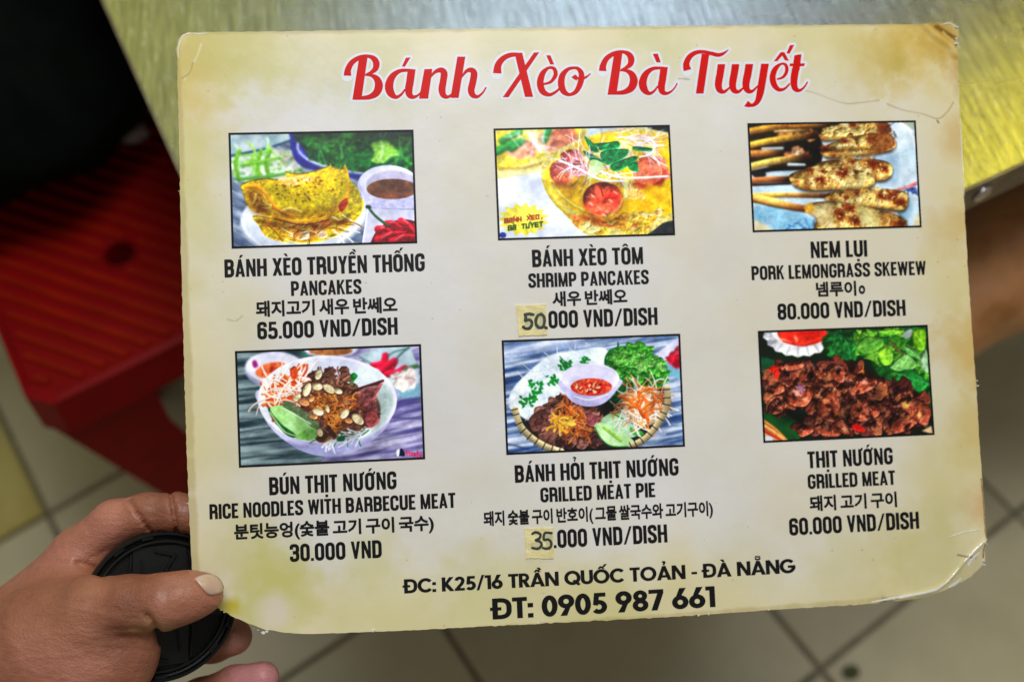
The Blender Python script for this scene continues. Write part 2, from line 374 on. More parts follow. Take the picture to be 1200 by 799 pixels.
    c.scatter([(330, 360), (730, 300), (720, 420), (460, 470), (360, 440)], 60, lambda x, y: c.ell(x, y, 4+6*c.rg.rand(), 3+4*c.rg.rand(), (95+c.rg.randint(60), 75, 0), rot=c.rg.rand()*3, wob=.5, n=8, soft=1.2, alpha=.8))
    c.poly([(705, 480), (750, 440), (755, 480), (720, 520)], (190, 60, 20), (150, 30, 10), soft=1.5, cell=5)
    c.tone([(200, 470), (420, 500), (640, 490), (740, 430), (720, 500), (600, 560), (400, 570), (250, 540)], .74, 18, (1, .9, .6)); c.tone([(450, 300), (640, 280), (720, 330), (600, 400), (440, 400)], 1.12, 26, (1.04, 1, .9))
    c.tone([(170, 400), (260, 400), (300, 520), (220, 520)], .78, 14, (1, .85, .6)); c.tone([(230, 560), (450, 590), (700, 570), (780, 520), (700, 600), (400, 625)], .62, 10, (1, .8, .5)); c.tone([(560, 60), (1150, 60), (1150, 130), (640, 130)], .7, 24)
    # sauce bowl
    c.ell(985, 365, 172, 112, (190, 190, 228)); c.poly([(818, 370), (1160, 380), (1160, 500), (1040, 505), (900, 500), (840, 455)], (165, 165, 215), (185, 185, 230), smooth=False)
    c.ell(990, 350, 165, 92, (225, 225, 248), (200, 202, 236), cell=50); c.ell(1010, 365, 150, 80, (175, 170, 205), soft=3)
    c.ell(1010, 390, 146, 58, (95, 60, 45), (125, 85, 60), cell=26, tex=.15); c.ell(1010, 425, 95, 20, (135, 75, 55), soft=4, alpha=.6)
    # dish of chillies
    c.poly([(875, 500), (1150, 512), (1160, 720), (838, 720)], (205, 205, 235), (180, 180, 215), smooth=False, cell=60)
    c.line([(872, 500), (842, 700)], 8, (240, 240, 250), smooth=False)
    c.poly([(890, 690), (930, 620), (1000, 580), (1090, 565), (1170, 600), (1170, 720), (900, 720)], (165, 15, 35), (120, 5, 25), relief=.5, cell=14)
    for a, b in (((930, 620), (1010, 640)), ((980, 590), (1060, 610)), ((1060, 575), (1140, 640)), ((930, 680), (1080, 640)), ((1010, 690), (1140, 660))):
        c.line([a, ((a[0]+b[0])/2, (a[1]+b[1])/2-14), b], 44, (195, 22, 45), w2=12, shade=.7)
        c.line([(a[0]+15, a[1]-8), ((a[0]+b[0])/2, (a[1]+b[1])/2-22)], 6, (245, 160, 170), alpha=.7)
    c.line([(870, 490), (915, 545), (985, 600)], 15, (45, 95, 60)); c.ell(873, 492, 16, 10, (30, 50, 40))
    return c.done(.94)

def picture_shrimp_pancake():
    c = Canvas([(48, 60), (1115, 40), (1148, 705), (75, 735)], (200, 208, 232), 22)
    c.poly([(0, 300), (400, 260), (700, 800), (0, 800)], (196, 204, 236), (215, 222, 240), cell=90, smooth=False)
    c.poly([(950, 20), (1200, 20), (1200, 180), (1080, 110)], (28, 36, 50), smooth=False, soft=3)
    c.poly([(960, 720), (1020, 640), (1110, 590), (1200, 560), (1200, 760), (960, 760)], (40, 44, 50), (60, 62, 66), smooth=False, soft=3)
    c.ell(760, 60, 200, 90, (205, 215, 230), (170, 190, 205), cell=20, soft=4)
    # left pancake
    c.ell(210, 170, 420, 165, (205, 200, 120), (225, 215, 160), rot=-.28, soft=3, cell=24, tex=.15)
    c.ell(205, 140, 395, 130, (225, 195, 20), (215, 200, 70), rot=-.28, soft=3, cell=20, tex=.15)
    c.line([(80, 300), (250, 290), (420, 230), (560, 140), (600, 70)], 16, (170, 130, 30), alpha=.8); c.line([(110, 330), (280, 330), (450, 260), (580, 170)], 10, (225, 215, 170))
    c.blobs([(140, 200), (290, 140), (300, 200), (170, 240)], 7, 50, [(215, 130, 105), (205, 110, 90), (230, 150, 120)], cell=7)
    c.blobs([(360, 150), (400, 90), (500, 90), (510, 160), (420, 200)], 11, 52, [(215, 120, 90), (225, 145, 110), (200, 100, 80)], cell=7)
    for a, b in (((70, 180), (200, 130)), ((90, 130), (200, 70)), ((350, 130), (380, 60)), ((150, 180), (215, 130)), ((60, 200), (130, 160))): c.line([a, b], 40, (20, 130, 50), shade=.7)
    c.strands([(100, 70), (340, 70), (340, 180), (200, 130)], 22, 110, 9, [(225, 230, 225), (215, 225, 215), (240, 220, 225)], curl=.4)
    c.line([(260, 90), (330, 200)], 22, (225, 235, 220))
    c.blur(3.2)
    # right pancake
    c.poly([(330, 330), (360, 230), (480, 160), (620, 100), (840, 50), (1020, 60), (1200, 150), (1200, 560), (1080, 640), (940, 720), (640, 720), (480, 590), (370, 460)], (205, 190, 90), (225, 205, 130), soft=2, cell=16, tex=.2)
    c.poly([(355, 330), (480, 190), (700, 90), (980, 80), (1190, 170), (1190, 500), (1060, 610), (900, 640), (660, 610), (500, 540), (400, 440)], (232, 185, 6), (240, 205, 20), soft=2.5, cell=40, tex=.08)
    c.line([(395, 380), (440, 450), (520, 520), (640, 580), (760, 600)], 20, (215, 205, 110)); c.line([(350, 370), (400, 480), (520, 600), (680, 700)], 26, (200, 175, 50))
    c.poly([(860, 470), (1000, 420), (1130, 430), (1120, 560), (960, 600), (850, 570)], (240, 175, 0), (235, 190, 30), soft=5, cell=25)
    c.poly([(500, 590), (640, 600), (840, 640), (1030, 610), (980, 650), (800, 670), (600, 640)], (205, 90, 50), (220, 150, 60), soft=4, cell=10, tex=.2)
    c.blobs([(480, 600), (600, 640), (1100, 560), (980, 700), (640, 710)], 40, 24, [(225, 190, 60), (215, 160, 40), (200, 130, 50), (225, 210, 140)], relief=.35)
    c.blobs([(840, 400), (960, 400), (950, 470), (870, 480)], 8, 40, [(220, 140, 80), (225, 170, 90)], relief=.3, soft=2)
    # shrimps
    for x, y, rx, ry in ((520, 230, 70, 50), (462, 320, 80, 78), (570, 300, 60, 50)):
        c.ell(x, y, rx, ry, (190, 72, 70), (214, 112, 104), wob=.05, relief=.35, rim=16, cell=12, soft=2.5, tex=.15)
        for q in range(5): a = q*.55-.4; c.line([(x+math.cos(a)*rx*.25, y+math.sin(a)*ry*.25), (x+math.cos(a)*rx*.95, y+math.sin(a)*ry*.95)], 9, (228, 150, 140), alpha=.55, soft=2.5)
    c.blobs([(900, 240), (1040, 240), (1070, 370), (940, 390)], 9, 62, [(226, 96, 72), (236, 130, 100), (212, 80, 60)], cell=10, relief=.25, wob=.1, soft=3)
    for q in range(6): a = q*.6-1.2; c.line([(985+math.cos(a)*30, 315+math.sin(a)*26), (985+math.cos(a)*86, 315+math.sin(a)*76)], 11, (246, 165, 135), alpha=.5, soft=3)
    c.ell(985, 315, 95, 85, (235, 95, 70), (245, 140, 110), wob=.05, relief=.35, rim=10, cell=16, alpha=.9)
    # onion and radish shreds
    c.strands([(480, 200), (640, 160), (1000, 90), (1000, 220), (760, 380), (540, 340)], 80, 170, 7, [(238, 236, 246), (225, 215, 235), (200, 180, 205), (245, 245, 250), (170, 110, 140)], curl=.5)
    c.blur(1.8, [(600, 40), (1150, 40), (1150, 230), (900, 130), (640, 110)])
    c.strands([(740, 70), (1000, 90), (960, 200), (800, 130)], 30, 150, 8, [(238, 225, 235), (215, 170, 185), (240, 240, 245)], curl=.4, ang=.3, spread=.8)
    for P in ([(600, 110), (640, 190), (690, 200), (660, 150), (610, 105)], [(700, 160), (800, 130), (810, 175), (700, 190)], [(590, 190), (700, 240), (740, 270), (640, 250)], [(700, 200), (860, 180), (850, 230), (740, 280)], [(760, 280), (900, 225), (920, 250), (800, 320)], [(870, 280), (920, 260), (930, 320), (880, 310)], [(900, 165), (1010, 175), (1005, 195), (910, 190)], [(640, 150), (760, 140), (700, 170)]):
        c.poly(P, (10, 105, 55), (20, 140, 80), relief=.5, cell=9)
    c.poly([(640, 250), (710, 270), (690, 330), (620, 360)], (180, 225, 140), (215, 235, 200), cell=8)
    c.line([(445, 250), (560, 300), (700, 370), (840, 380)], 15, (242, 242, 250)); c.line([(700, 320), (850, 360), (1110, 350)], 15, (243, 240, 240)); c.line([(940, 230), (1010, 210), (1030, 150), (990, 110)], 12, (235, 225, 215))
    c.line([(860, 360), (850, 480)], 24, (225, 225, 150)); c.strands([(480, 220), (620, 230), (620, 360), (520, 330)], 16, 110, 6, [(232, 230, 250), (205, 200, 240)], curl=.4)
    # big shrimp in front
    c.ell(712, 500, 128, 112, (190, 110, 30), soft=5, wob=.04, alpha=.8); c.ell(712, 490, 122, 106, (204, 44, 30), (234, 96, 60), relief=.55, rim=34, cell=26, wob=.02, soft=2)
    for q in range(7): a = q*.62+.2; c.line([(712+math.cos(a)*40, 490+math.sin(a)*35), (712+math.cos(a)*104, 490+math.sin(a)*90)], 10, (238, 120, 90), alpha=.4, soft=3)
    c.poly([(670, 400), (720, 440), (700, 500), (660, 440)], (225, 90, 60), soft=4); c.line([(690, 400), (705, 440), (712, 470)], 10, (150, 20, 15))
    for x, y in ((650, 470), (690, 545), (760, 500), (740, 570), (640, 520), (720, 590), (790, 450)): c.ell(x, y, 16, 6, (250, 190, 175), rot=.6, soft=2, alpha=.75)
    c.blobs([(750, 590), (960, 580), (960, 620), (760, 620)], 14, 26, [(225, 195, 90), (215, 160, 60)], relief=.3)
    c.tone([(420, 330), (560, 380), (600, 560), (520, 540), (440, 440)], .86, 22, (1, .92, .6)); c.tone([(880, 450), (1100, 420), (1120, 520), (960, 560)], 1.06, 30); c.tone([(600, 560), (700, 610), (830, 590), (840, 630), (700, 650), (580, 610)], .72, 12, (1, .85, .6))
    c.tone([(560, 380), (880, 380), (880, 420), (620, 420)], .78, 12); c.tone([(900, 380), (1080, 370), (1060, 420), (940, 430)], .75, 12, (1, .85, .7)); c.tone([(400, 380), (540, 390), (520, 420), (420, 420)], .75, 10, (1, .85, .7)); c.tone([(630, 420), (720, 410), (740, 470), (650, 470)], 1.14, 18)
    # yellow star badge
    P = []
    for i in range(30):
        a = i/30*2*math.pi; r = 1. if i % 2 else .74; P.append((222+math.cos(a)*165*r, 615+math.sin(a)*108*r))
    c.poly(P, (228, 215, 60), (235, 222, 80), smooth=False, cell=50)
    c.ell(95, 712, 22, 18, (30, 60, 150))
    def word(strokes, x, y, w, h, col, dx, slope=-.12, lw=9):
        for i, g in enumerate(strokes):
            for st in g: c.line([(x+i*dx+px*w, y+slope*(i*dx+px*w)-py*h) for px, py in st], lw, col, smooth=False, shade=0)
    B = [[(0, 0), (0, 1), (.8, 1), (.8, .5), (0, .5)], [(.8, .5), (.9, 0), (0, 0)]]; A = [[(0, .9), (.8, 1), (.8, 0), (0, 0), (0, .5), (.8, .5)]]
    N = [[(0, 0), (0, 1), (.9, 0), (.9, 1)]]; Hh = [[(0, 0), (0, 1)], [(.8, 0), (.8, 1)], [(0, .5), (.8, .5)]]; X = [[(0, 0), (.9, 1)], [(0, 1), (.9, 0)]]
    E = [[(.8, 0), (0, 0), (0, 1), (.8, 1)], [(0, .5), (.7, .5)]]; O = [[(0, 0), (0, 1), (.8, 1), (.8, 0), (0, 0)]]
    Tt = [[(0, 1), (.9, 1)], [(.45, 1), (.45, 0)]]; U = [[(0, 1), (0, 0), (.8, 0), (.8, 1)]]; Yy = [[(0, 1), (.45, .5), (.9, 1)], [(.45, .5), (.45, 0)]]
    word([B, A, N, Hh, [], X, E, O], 108, 636, 21, 24, (150, 40, 20), 27.5, lw=7.5); c.line([(160, 600), (170, 594)], 5, (150, 40, 20)); c.line([(268, 592), (258, 582)], 5, (150, 40, 20))
    c.line([(338, 604), (333, 614)], 6, (150, 40, 20))
    word([B, A, [], Tt, U, Yy, E, Tt], 130, 682, 21, 26, (20, 60, 20), 27.5, lw=7.5); c.line([(165, 646), (157, 638)], 5, (20, 60, 20)); c.line([(258, 636), (266, 628), (274, 636)], 4, (20, 60, 20), smooth=False)
    return c.done(.94)

def picture_skewers():
    c = Canvas([(32, 60), (1102, 40), (1145, 712), (68, 745)], (185, 205, 225), 33)
    c.poly([(0, 0), (1200, 0), (1200, 800), (0, 800)], (170, 195, 215), (205, 220, 235), smooth=False, cell=110)
    c.poly([(1000, 30), (1200, 30), (1200, 140), (1090, 90)], (150, 165, 150), soft=2, smooth=False); c.line([(1000, 40), (1080, 110), (1130, 260)], 12, (235, 238, 245))
    c.poly([(60, 590), (300, 600), (480, 700), (500, 760), (60, 760)], (110, 165, 200), (150, 190, 220), soft=6, cell=50); c.poly([(60, 680), (130, 700), (200, 760), (50, 760)], (205, 195, 160), soft=3)
    c.poly([(820, 250), (960, 230), (1010, 330), (980, 440), (860, 440)], (125, 155, 185), soft=12, alpha=.7); c.poly([(1000, 620), (1080, 560), (1080, 640), (1020, 700)], (110, 150, 180), soft=10, alpha=.7)
    c.strands([(280, 700), (490, 700), (490, 730), (280, 735)], 16, 50, 9, [(40, 90, 150), (90, 130, 180)], curl=.6); c.poly([(1120, 640), (1160, 640), (1160, 730), (1100, 730)], (195, 185, 150), soft=3)
    c.strands([(1060, 470), (1110, 420), (1120, 500), (1080, 510)], 12, 45, 9, [(25, 45, 110), (40, 60, 130)]); c.line([(1000, 475), (1060, 460), (1120, 430)], 16, (200, 90, 90)); c.line([(1010, 470), (1110, 455)], 8, (225, 140, 130))
    c.poly([(30, 40), (620, 40), (500, 120), (500, 300), (380, 330), (30, 300)], (36, 26, 16), (60, 40, 20), cell=20)
    c.poly([(300, 130), (480, 110), (500, 300), (380, 340), (260, 260)], (18, 14, 10), soft=3)
    def stick(P, w, c1, c2, w2=None):
        n = 10; Q = catmull(P, 8, False)
        for i in range(len(Q)-1):
            t = min(1, max(0, (i/len(Q)-.45)*2.4)); col = tuple(a*(1-t)+b*t for a, b in zip(c1, c2)); c.line([Q[i], Q[i+1]], w+(0 if w2 is None else (w2-w)*i/len(Q)), col, smooth=False, shade=.75)
    Y1, D1 = (215, 165, 60), (45, 22, 10)
    stick([(30, 105), (180, 80), (300, 75)], 42, (200, 140, 50), (110, 60, 20)); stick([(300, 75), (450, 65), (560, 60)], 30, (140, 90, 30), (50, 30, 12))
    c.blobs([(200, 130), (400, 110), (480, 130), (300, 150)], 12, 26, [(190, 130, 60), (160, 110, 60), (90, 60, 30)]); stick([(200, 105), (300, 100), (420, 95)], 16, (190, 160, 110), (90, 60, 30))
    stick([(30, 195), (200, 160), (470, 130)], 40, Y1, D1); stick([(30, 250), (150, 245), (260, 250)], 44, (170, 110, 50), (40, 22, 12))
    c.line([(120, 215), (250, 212)], 16, (160, 180, 190)); c.line([(290, 318), (390, 322)], 22, (190, 205, 215)); c.poly([(140, 370), (300, 380), (290, 400), (170, 398)], (180, 200, 215)); c.poly([(80, 470), (330, 455), (440, 490), (300, 505), (80, 498)], (180, 205, 225))
    c.blobs([(250, 230), (390, 200), (400, 250), (270, 260)], 14, 22, [(190, 120, 80), (210, 190, 160), (120, 60, 40), (225, 160, 110)])
    stick([(30, 335), (200, 295), (420, 270)], 44, (225, 190, 90), (60, 28, 12)); c.line([(60, 370), (200, 345), (420, 340)], 30, (24, 16, 12)); c.ell(100, 382, 45, 22, (30, 30, 36), soft=2)
    stick([(30, 425), (160, 415), (320, 412)], 40, (180, 110, 60), (40, 20, 12)); c.line([(60, 450), (300, 440)], 14, (30, 20, 18))
    stick([(30, 520), (250, 515), (560, 520)], 32, (205, 150, 60), (70, 35, 16)); stick([(30, 530), (170, 555), (300, 585), (420, 605)], 56, (220, 165, 80), (110, 60, 25), 36)
    c.line([(60, 555), (200, 590), (400, 625)], 8, (80, 45, 20))
    c.blur(2.2)
    def meat(P, spots, seed):
        c.poly([(x+4, y+16) for x, y in P], (60, 55, 50), soft=6, alpha=.6)
        c.poly(P, (208, 172, 92), (165, 112, 52), relief=.5, rim=30, cell=15, tex=.16, dark=.25, soft=2)
        R = np.array(P, float); m = R.mean(0); Rin = m+(R-m)*.8
        c.blobs(Rin, 30, 34, [(220, 196, 120), (228, 210, 146), (190, 140, 66), (212, 172, 92), (176, 118, 56)], relief=.4, cell=8, soft=3, alpha=.8)
        for x, y, r in spots:
            c.ell(x, y, r, r*.7, (150, 70, 25), (110, 40, 12), wob=.35, soft=4, cell=6, alpha=.9, rot=c.rg.rand()); c.ell(x+r*.2, y, r*.5, r*.3, (80, 28, 10), wob=.4, soft=3, alpha=.75)
        lo = [(x, m[1]+(y-m[1])*1.05) for x, y in P if y >= m[1]]; c.tone([(x, y-16) for x, y in lo]+[(x, y+6) for x, y in lo[::-1]], .55, 9, (1., .85, .7))
        c.scatter(Rin, 10, lambda x, y: c.ell(x, y, 9, 4, (235, 215, 160), rot=c.rg.rand()*3, soft=1.5, alpha=.7)); c.scatter(Rin, 7, lambda x, y: c.ell(x, y, 5, 5, (60, 55, 25), soft=1., alpha=.9))
    meat([(480, 110), (580, 75), (700, 45), (880, 40), (950, 90), (930, 140), (800, 140), (640, 150), (520, 160)], [(700, 60, 30), (900, 80, 50), (560, 110, 20)], 1)
    for x in (540, 640, 740, 830): c.ell(x, 105, 42, 30, (200, 180, 120), (180, 150, 80), relief=.5, rim=8, wob=.15)
    c.ell(905, 90, 45, 50, (130, 70, 35), (100, 45, 20), soft=4, wob=.1)
    meat([(490, 230), (560, 180), (680, 140), (820, 115), (940, 120), (985, 180), (950, 220), (800, 250), (620, 270), (540, 270)], [(520, 215, 34), (650, 165, 28), (830, 150, 46)], 2)
    c.poly([(810, 125), (930, 118), (985, 180), (945, 220), (850, 240)], (150, 90, 45), (120, 60, 25), soft=6, relief=.3, cell=8, alpha=.85)
    meat([(460, 330), (540, 290), (800, 280), (920, 295), (965, 340), (940, 400), (860, 420), (560, 400)], [(830, 310, 46), (900, 340, 36), (700, 300, 24)], 3)
    meat([(290, 400), (340, 360), (460, 335), (620, 340), (800, 365), (850, 410), (820, 460), (700, 470), (460, 485), (340, 460)], [(430, 350, 26), (490, 415, 38), (640, 370, 44), (510, 360, 25)], 4)
    meat([(520, 530), (560, 495), (720, 475), (900, 475), (1040, 490), (1065, 550), (1030, 610), (900, 600), (700, 575), (570, 555)], [(960, 520, 52), (1010, 560, 45), (890, 520, 36), (730, 500, 24), (660, 530, 24)], 5)
    meat([(400, 600), (440, 565), (560, 555), (740, 575), (900, 610), (1010, 650), (1060, 710), (1000, 760), (500, 760), (470, 660)], [(620, 640, 48), (680, 600, 40), (720, 680, 44), (1010, 700, 50)], 6)
    c.ell(430, 600, 38, 34, (205, 150, 50), soft=4, wob=.1); c.poly([(450, 590), (560, 570), (580, 660), (560, 730), (480, 690)], (200, 185, 140), (180, 160, 110), soft=6, alpha=.7); c.poly([(740, 590), (850, 620), (870, 720), (780, 720)], (205, 200, 140), (180, 170, 110), soft=8, alpha=.75)
    c.strands([(940, 60), (1000, 130), (980, 180), (960, 140)], 9, 45, 5, [(60, 60, 70)], curl=.8)
    return c.done(.94)

def picture_noodle_bowl():
    c = Canvas([(52, 85), (1136, 45), (1160, 710), (75, 760)], (130, 140, 165), 44)
    c.wood([(0, 0), (600, 0), (600, 800), (0, 800)], (30, 50, 60), (140, 160, 165), rot=-.05); c.wood([(560, 0), (1200, 0), (1200, 800), (560, 800)], (75, 70, 130), (190, 185, 220), rot=-.16)
    for y in (0, 1): c.line([(560, 690-y*190), (800, 620-y*150), (1180, 540-y*60)], 8, (40, 40, 90), alpha=.7)
    for y in (225, 355, 540, 700): c.line([(60, y+20), (200, y), (330, y-5)], 7, (15, 28, 38), alpha=.8)
    c.ell(280, 190, 178, 100, (150, 155, 195)); c.ell(275, 170, 172, 92, (215, 215, 235), (195, 195, 225), cell=40); c.ell(262, 190, 98, 46, (215, 75, 35), (235, 120, 60), cell=14, rot=-.2, tex=.2)
    c.blobs([(200, 180), (300, 160), (300, 210), (200, 215)], 5, 26, [(200, 40, 20), (225, 90, 50)]); c.poly([(145, 140), (165, 130), (180, 165), (155, 175)], (130, 20, 100))
    c.ell(610, 60, 160, 55, (215, 215, 240)); c.ell(610, 75, 130, 30, (140, 80, 45), (170, 110, 60), cell=14); c.line([(440, 85), (470, 110)], 12, (30, 110, 80))
    c.poly([(775, 100), (900, 55), (1080, 50), (1130, 180), (1140, 270), (960, 300)], (190, 205, 215), (165, 190, 205), smooth=False, cell=40); c.poly([(960, 290), (1140, 265), (1145, 350), (1000, 360)], (120, 165, 190), smooth=False)
    for P in ([(860, 165), (920, 150), (935, 105)], [(890, 190), (960, 180), (990, 135)], [(930, 215), (1000, 205), (1050, 180)], [(900, 200), (950, 160), (985, 140)]): c.line(P, 42, (195, 15, 55), shade=.8)
    c.line([(945, 110), (990, 80), (1070, 60)], 9, (60, 110, 100)); c.line([(990, 135), (1030, 90), (1075, 55)], 9, (50, 90, 90)); c.line([(1050, 185), (1120, 165)], 26, (60, 110, 70)); c.line([(780, 110), (850, 150)], 8, (70, 110, 110))
    c.blobs([(950, 240), (1120, 190), (1130, 260), (980, 275)], 8, 36, [(225, 205, 205), (205, 180, 185), (235, 220, 215)])
    c.blur(2.4)
    # bowl
    c.poly([(185, 400), (260, 540), (400, 650), (520, 695), (640, 700), (780, 660), (930, 540), (1000, 380), (980, 300), (600, 300), (200, 300)], (165, 165, 215), (190, 190, 232), cell=90)
    c.poly([(330, 620), (450, 670), (640, 695), (790, 650), (850, 600), (600, 640)], (140, 140, 195), soft=8, alpha=.7)
    c.ell(590, 365, 412, 262, (222, 222, 248), rot=.02, n=30); c.ell(590, 362, 392, 244, (196, 202, 232), (220, 224, 245), rot=.02, cell=120)
    c.poly([(880, 260), (965, 320), (970, 430), (880, 550), (780, 590), (800, 500)], (170, 195, 190), (190, 210, 215), soft=6)
    c.ell(575, 420, 330, 185, (120, 90, 70), (90, 65, 60), soft=3, cell=14); c.poly([(700, 200), (880, 180), (900, 250), (820, 300), (720, 290)], (200, 215, 230), (215, 225, 240), soft=4)
    c.strands([(520, 590), (860, 520), (880, 550), (700, 620)], 40, 90, 11, [(215, 220, 240), (190, 200, 225), (230, 232, 245), (60, 120, 80)], curl=.4, ang=2.6, spread=1.2)
    # carrots and radish
    c.poly([(225, 400), (240, 300), (330, 230), (470, 230), (500, 260), (420, 350), (280, 420)], (200, 70, 20), (225, 110, 50), cell=9, tex=.2, soft=2)
    c.strands([(235, 390), (250, 300), (350, 230), (480, 230), (420, 340), (300, 400)], 30, 110, 16, [(225, 80, 20), (240, 110, 40), (205, 60, 20)], curl=.7, shade=.6)
    c.strands([(235, 390), (250, 280), (350, 210), (450, 250), (420, 340), (300, 400)], 34, 150, 13, [(240, 215, 205), (225, 195, 185), (245, 235, 225)], curl=.9, shade=.5)
    c.poly([(370, 190), (395, 165), (415, 190), (410, 240), (380, 240)], (225, 85, 30), (200, 60, 20), relief=.5)
    # meat
    c.blobs([(420, 380), (520, 200), (700, 190), (740, 310), (820, 330), (880, 460), (760, 560), (560, 590), (460, 500)], 120, 36, [(105, 65, 55), (130, 85, 70), (80, 48, 42), (150, 105, 90), (95, 60, 40)], relief=.6, cell=6)
    c.poly([(740, 310), (860, 270), (925, 250), (890, 330), (880, 400), (905, 480), (860, 530), (810, 520), (800, 420), (760, 370)], (135, 75, 75), (95, 50, 55), relief=.5, rim=10, cell=16, tex=.25); c.line([(760, 305), (850, 275), (920, 252)], 14, (75, 40, 45)); c.poly([(820, 440), (870, 430), (890, 490), (850, 525), (815, 500)], (170, 80, 85), (130, 60, 60), relief=.5)
    c.line([(770, 330), (820, 300), (880, 290)], 18, (175, 120, 120), alpha=.6)
    # cucumber
    c.poly([(245, 440), (260, 415), (400, 520), (400, 590), (330, 560)], (25, 80, 40), (40, 110, 50)); c.poly([(250, 420), (320, 400), (400, 440), (498, 510), (470, 570), (430, 600), (390, 560), (320, 510)], (150, 210, 120), (170, 225, 150), cell=30)
    c.poly([(320, 400), (360, 375), (430, 420), (530, 490), (540, 530), (500, 530), (420, 460)], (110, 130, 100), (80, 110, 70), cell=5, tex=.3); c.poly([(400, 585), (500, 530), (540, 565), (500, 605), (440, 605)], (110, 180, 70), (140, 200, 110)); c.line([(330, 420), (490, 510)], 14, (200, 235, 180), alpha=.7); c.line([(250, 440), (330, 550), (400, 580)], 8, (190, 220, 160), alpha=.8)
    c.poly([(715, 240), (745, 205), (770, 225), (750, 255), (735, 285)], (20, 140, 50), (10, 100, 40), relief=.4); c.poly([(650, 590), (690, 580), (690, 610), (650, 612)], (20, 120, 70))
    # fried onion
    c.strands([(500, 340), (640, 310), (780, 360), (760, 400), (640, 520), (580, 500), (500, 400)], 75, 70, 11, [(190, 110, 40), (160, 80, 25), (210, 140, 60), (120, 60, 20), (140, 75, 30)], curl=1.1, shade=.6)
    c.strands([(580, 460), (660, 450), (650, 540), (590, 540)], 18, 55, 11, [(190, 120, 50), (150, 85, 30)], curl=1.1)
    c.strands([(540, 200), (700, 210), (730, 300), (560, 280)], 46, 60, 14, [(120, 80, 65), (95, 60, 50), (160, 110, 90), (70, 45, 40)], curl=1., shade=.6)
    for x, y, r, w, h in ((538, 215, 1.9, 32, 20), (470, 305, 1.9, 42, 22), (532, 288, 0, 30, 21), (600, 300, .6, 40, 22), (655, 315, .3, 26, 16), (410, 352, -.9, 28, 20), (535, 437, .3, 34, 22), (692, 448, -.9, 34, 22), (770, 482, .7, 42, 24), (545, 560, 1.2, 26, 18), (590, 418, 1.3, 26, 12), (450, 380, .4, 36, 20), (716, 490, .3, 24, 16), (508, 465, .2, 26, 16), (497, 360, -.8, 20, 16)):
        big = (235, 215, 170) if x not in (450, 716, 508, 497) else (215, 140, 90)
        c.ell(x+3, y+5, w*1.05, h*1.1, (70, 35, 20), rot=r, soft=2, alpha=.7); c.ell(x, y, w, h, big, tuple(int(v*.85) for v in big), rot=r, relief=.35, rim=5, cell=12)
    c.tone([(200, 560), (330, 640), (520, 700), (760, 680), (900, 580), (960, 640), (700, 760), (400, 740)], .8, 26); c.tone([(880, 300), (960, 300), (970, 430), (880, 540), (850, 480)], .88, 24); c.tone([(420, 470), (620, 560), (800, 520), (700, 620), (480, 600)], .7, 22); c.tone([(240, 560), (430, 640), (540, 600), (400, 660)], .8, 14)
    # little mark in the corner
    c.poly([(1000, 690), (1030, 655), (1050, 690), (1040, 702)], (20, 20, 60)); c.poly([(1000, 668), (1018, 660), (1015, 695), (1003, 700)], (240, 240, 250))
    x = 1060
    for g in ([[(10, 28), (0, 28), (2, 0)], [(-4, 16), (12, 16)]], [[(2, 0), (0, 14), (10, 16), (12, 2), (2, 0)]], [[(2, 0), (0, 14), (10, 16), (12, 2), (2, 0)]], [[(12, 28), (12, 0), (2, 0), (0, 12), (12, 14)]], [[(0, 16), (4, 2), (12, 2)], [(14, 16), (10, -8), (0, -10)]]):
        for st in g: c.line([(x+px, 698-py) for px, py in st], 6.5, (215, 40, 90), shade=0)
        x += 17
    c.ell(1148, 697, 4, 4, (215, 40, 90))
    return c.done(.94)

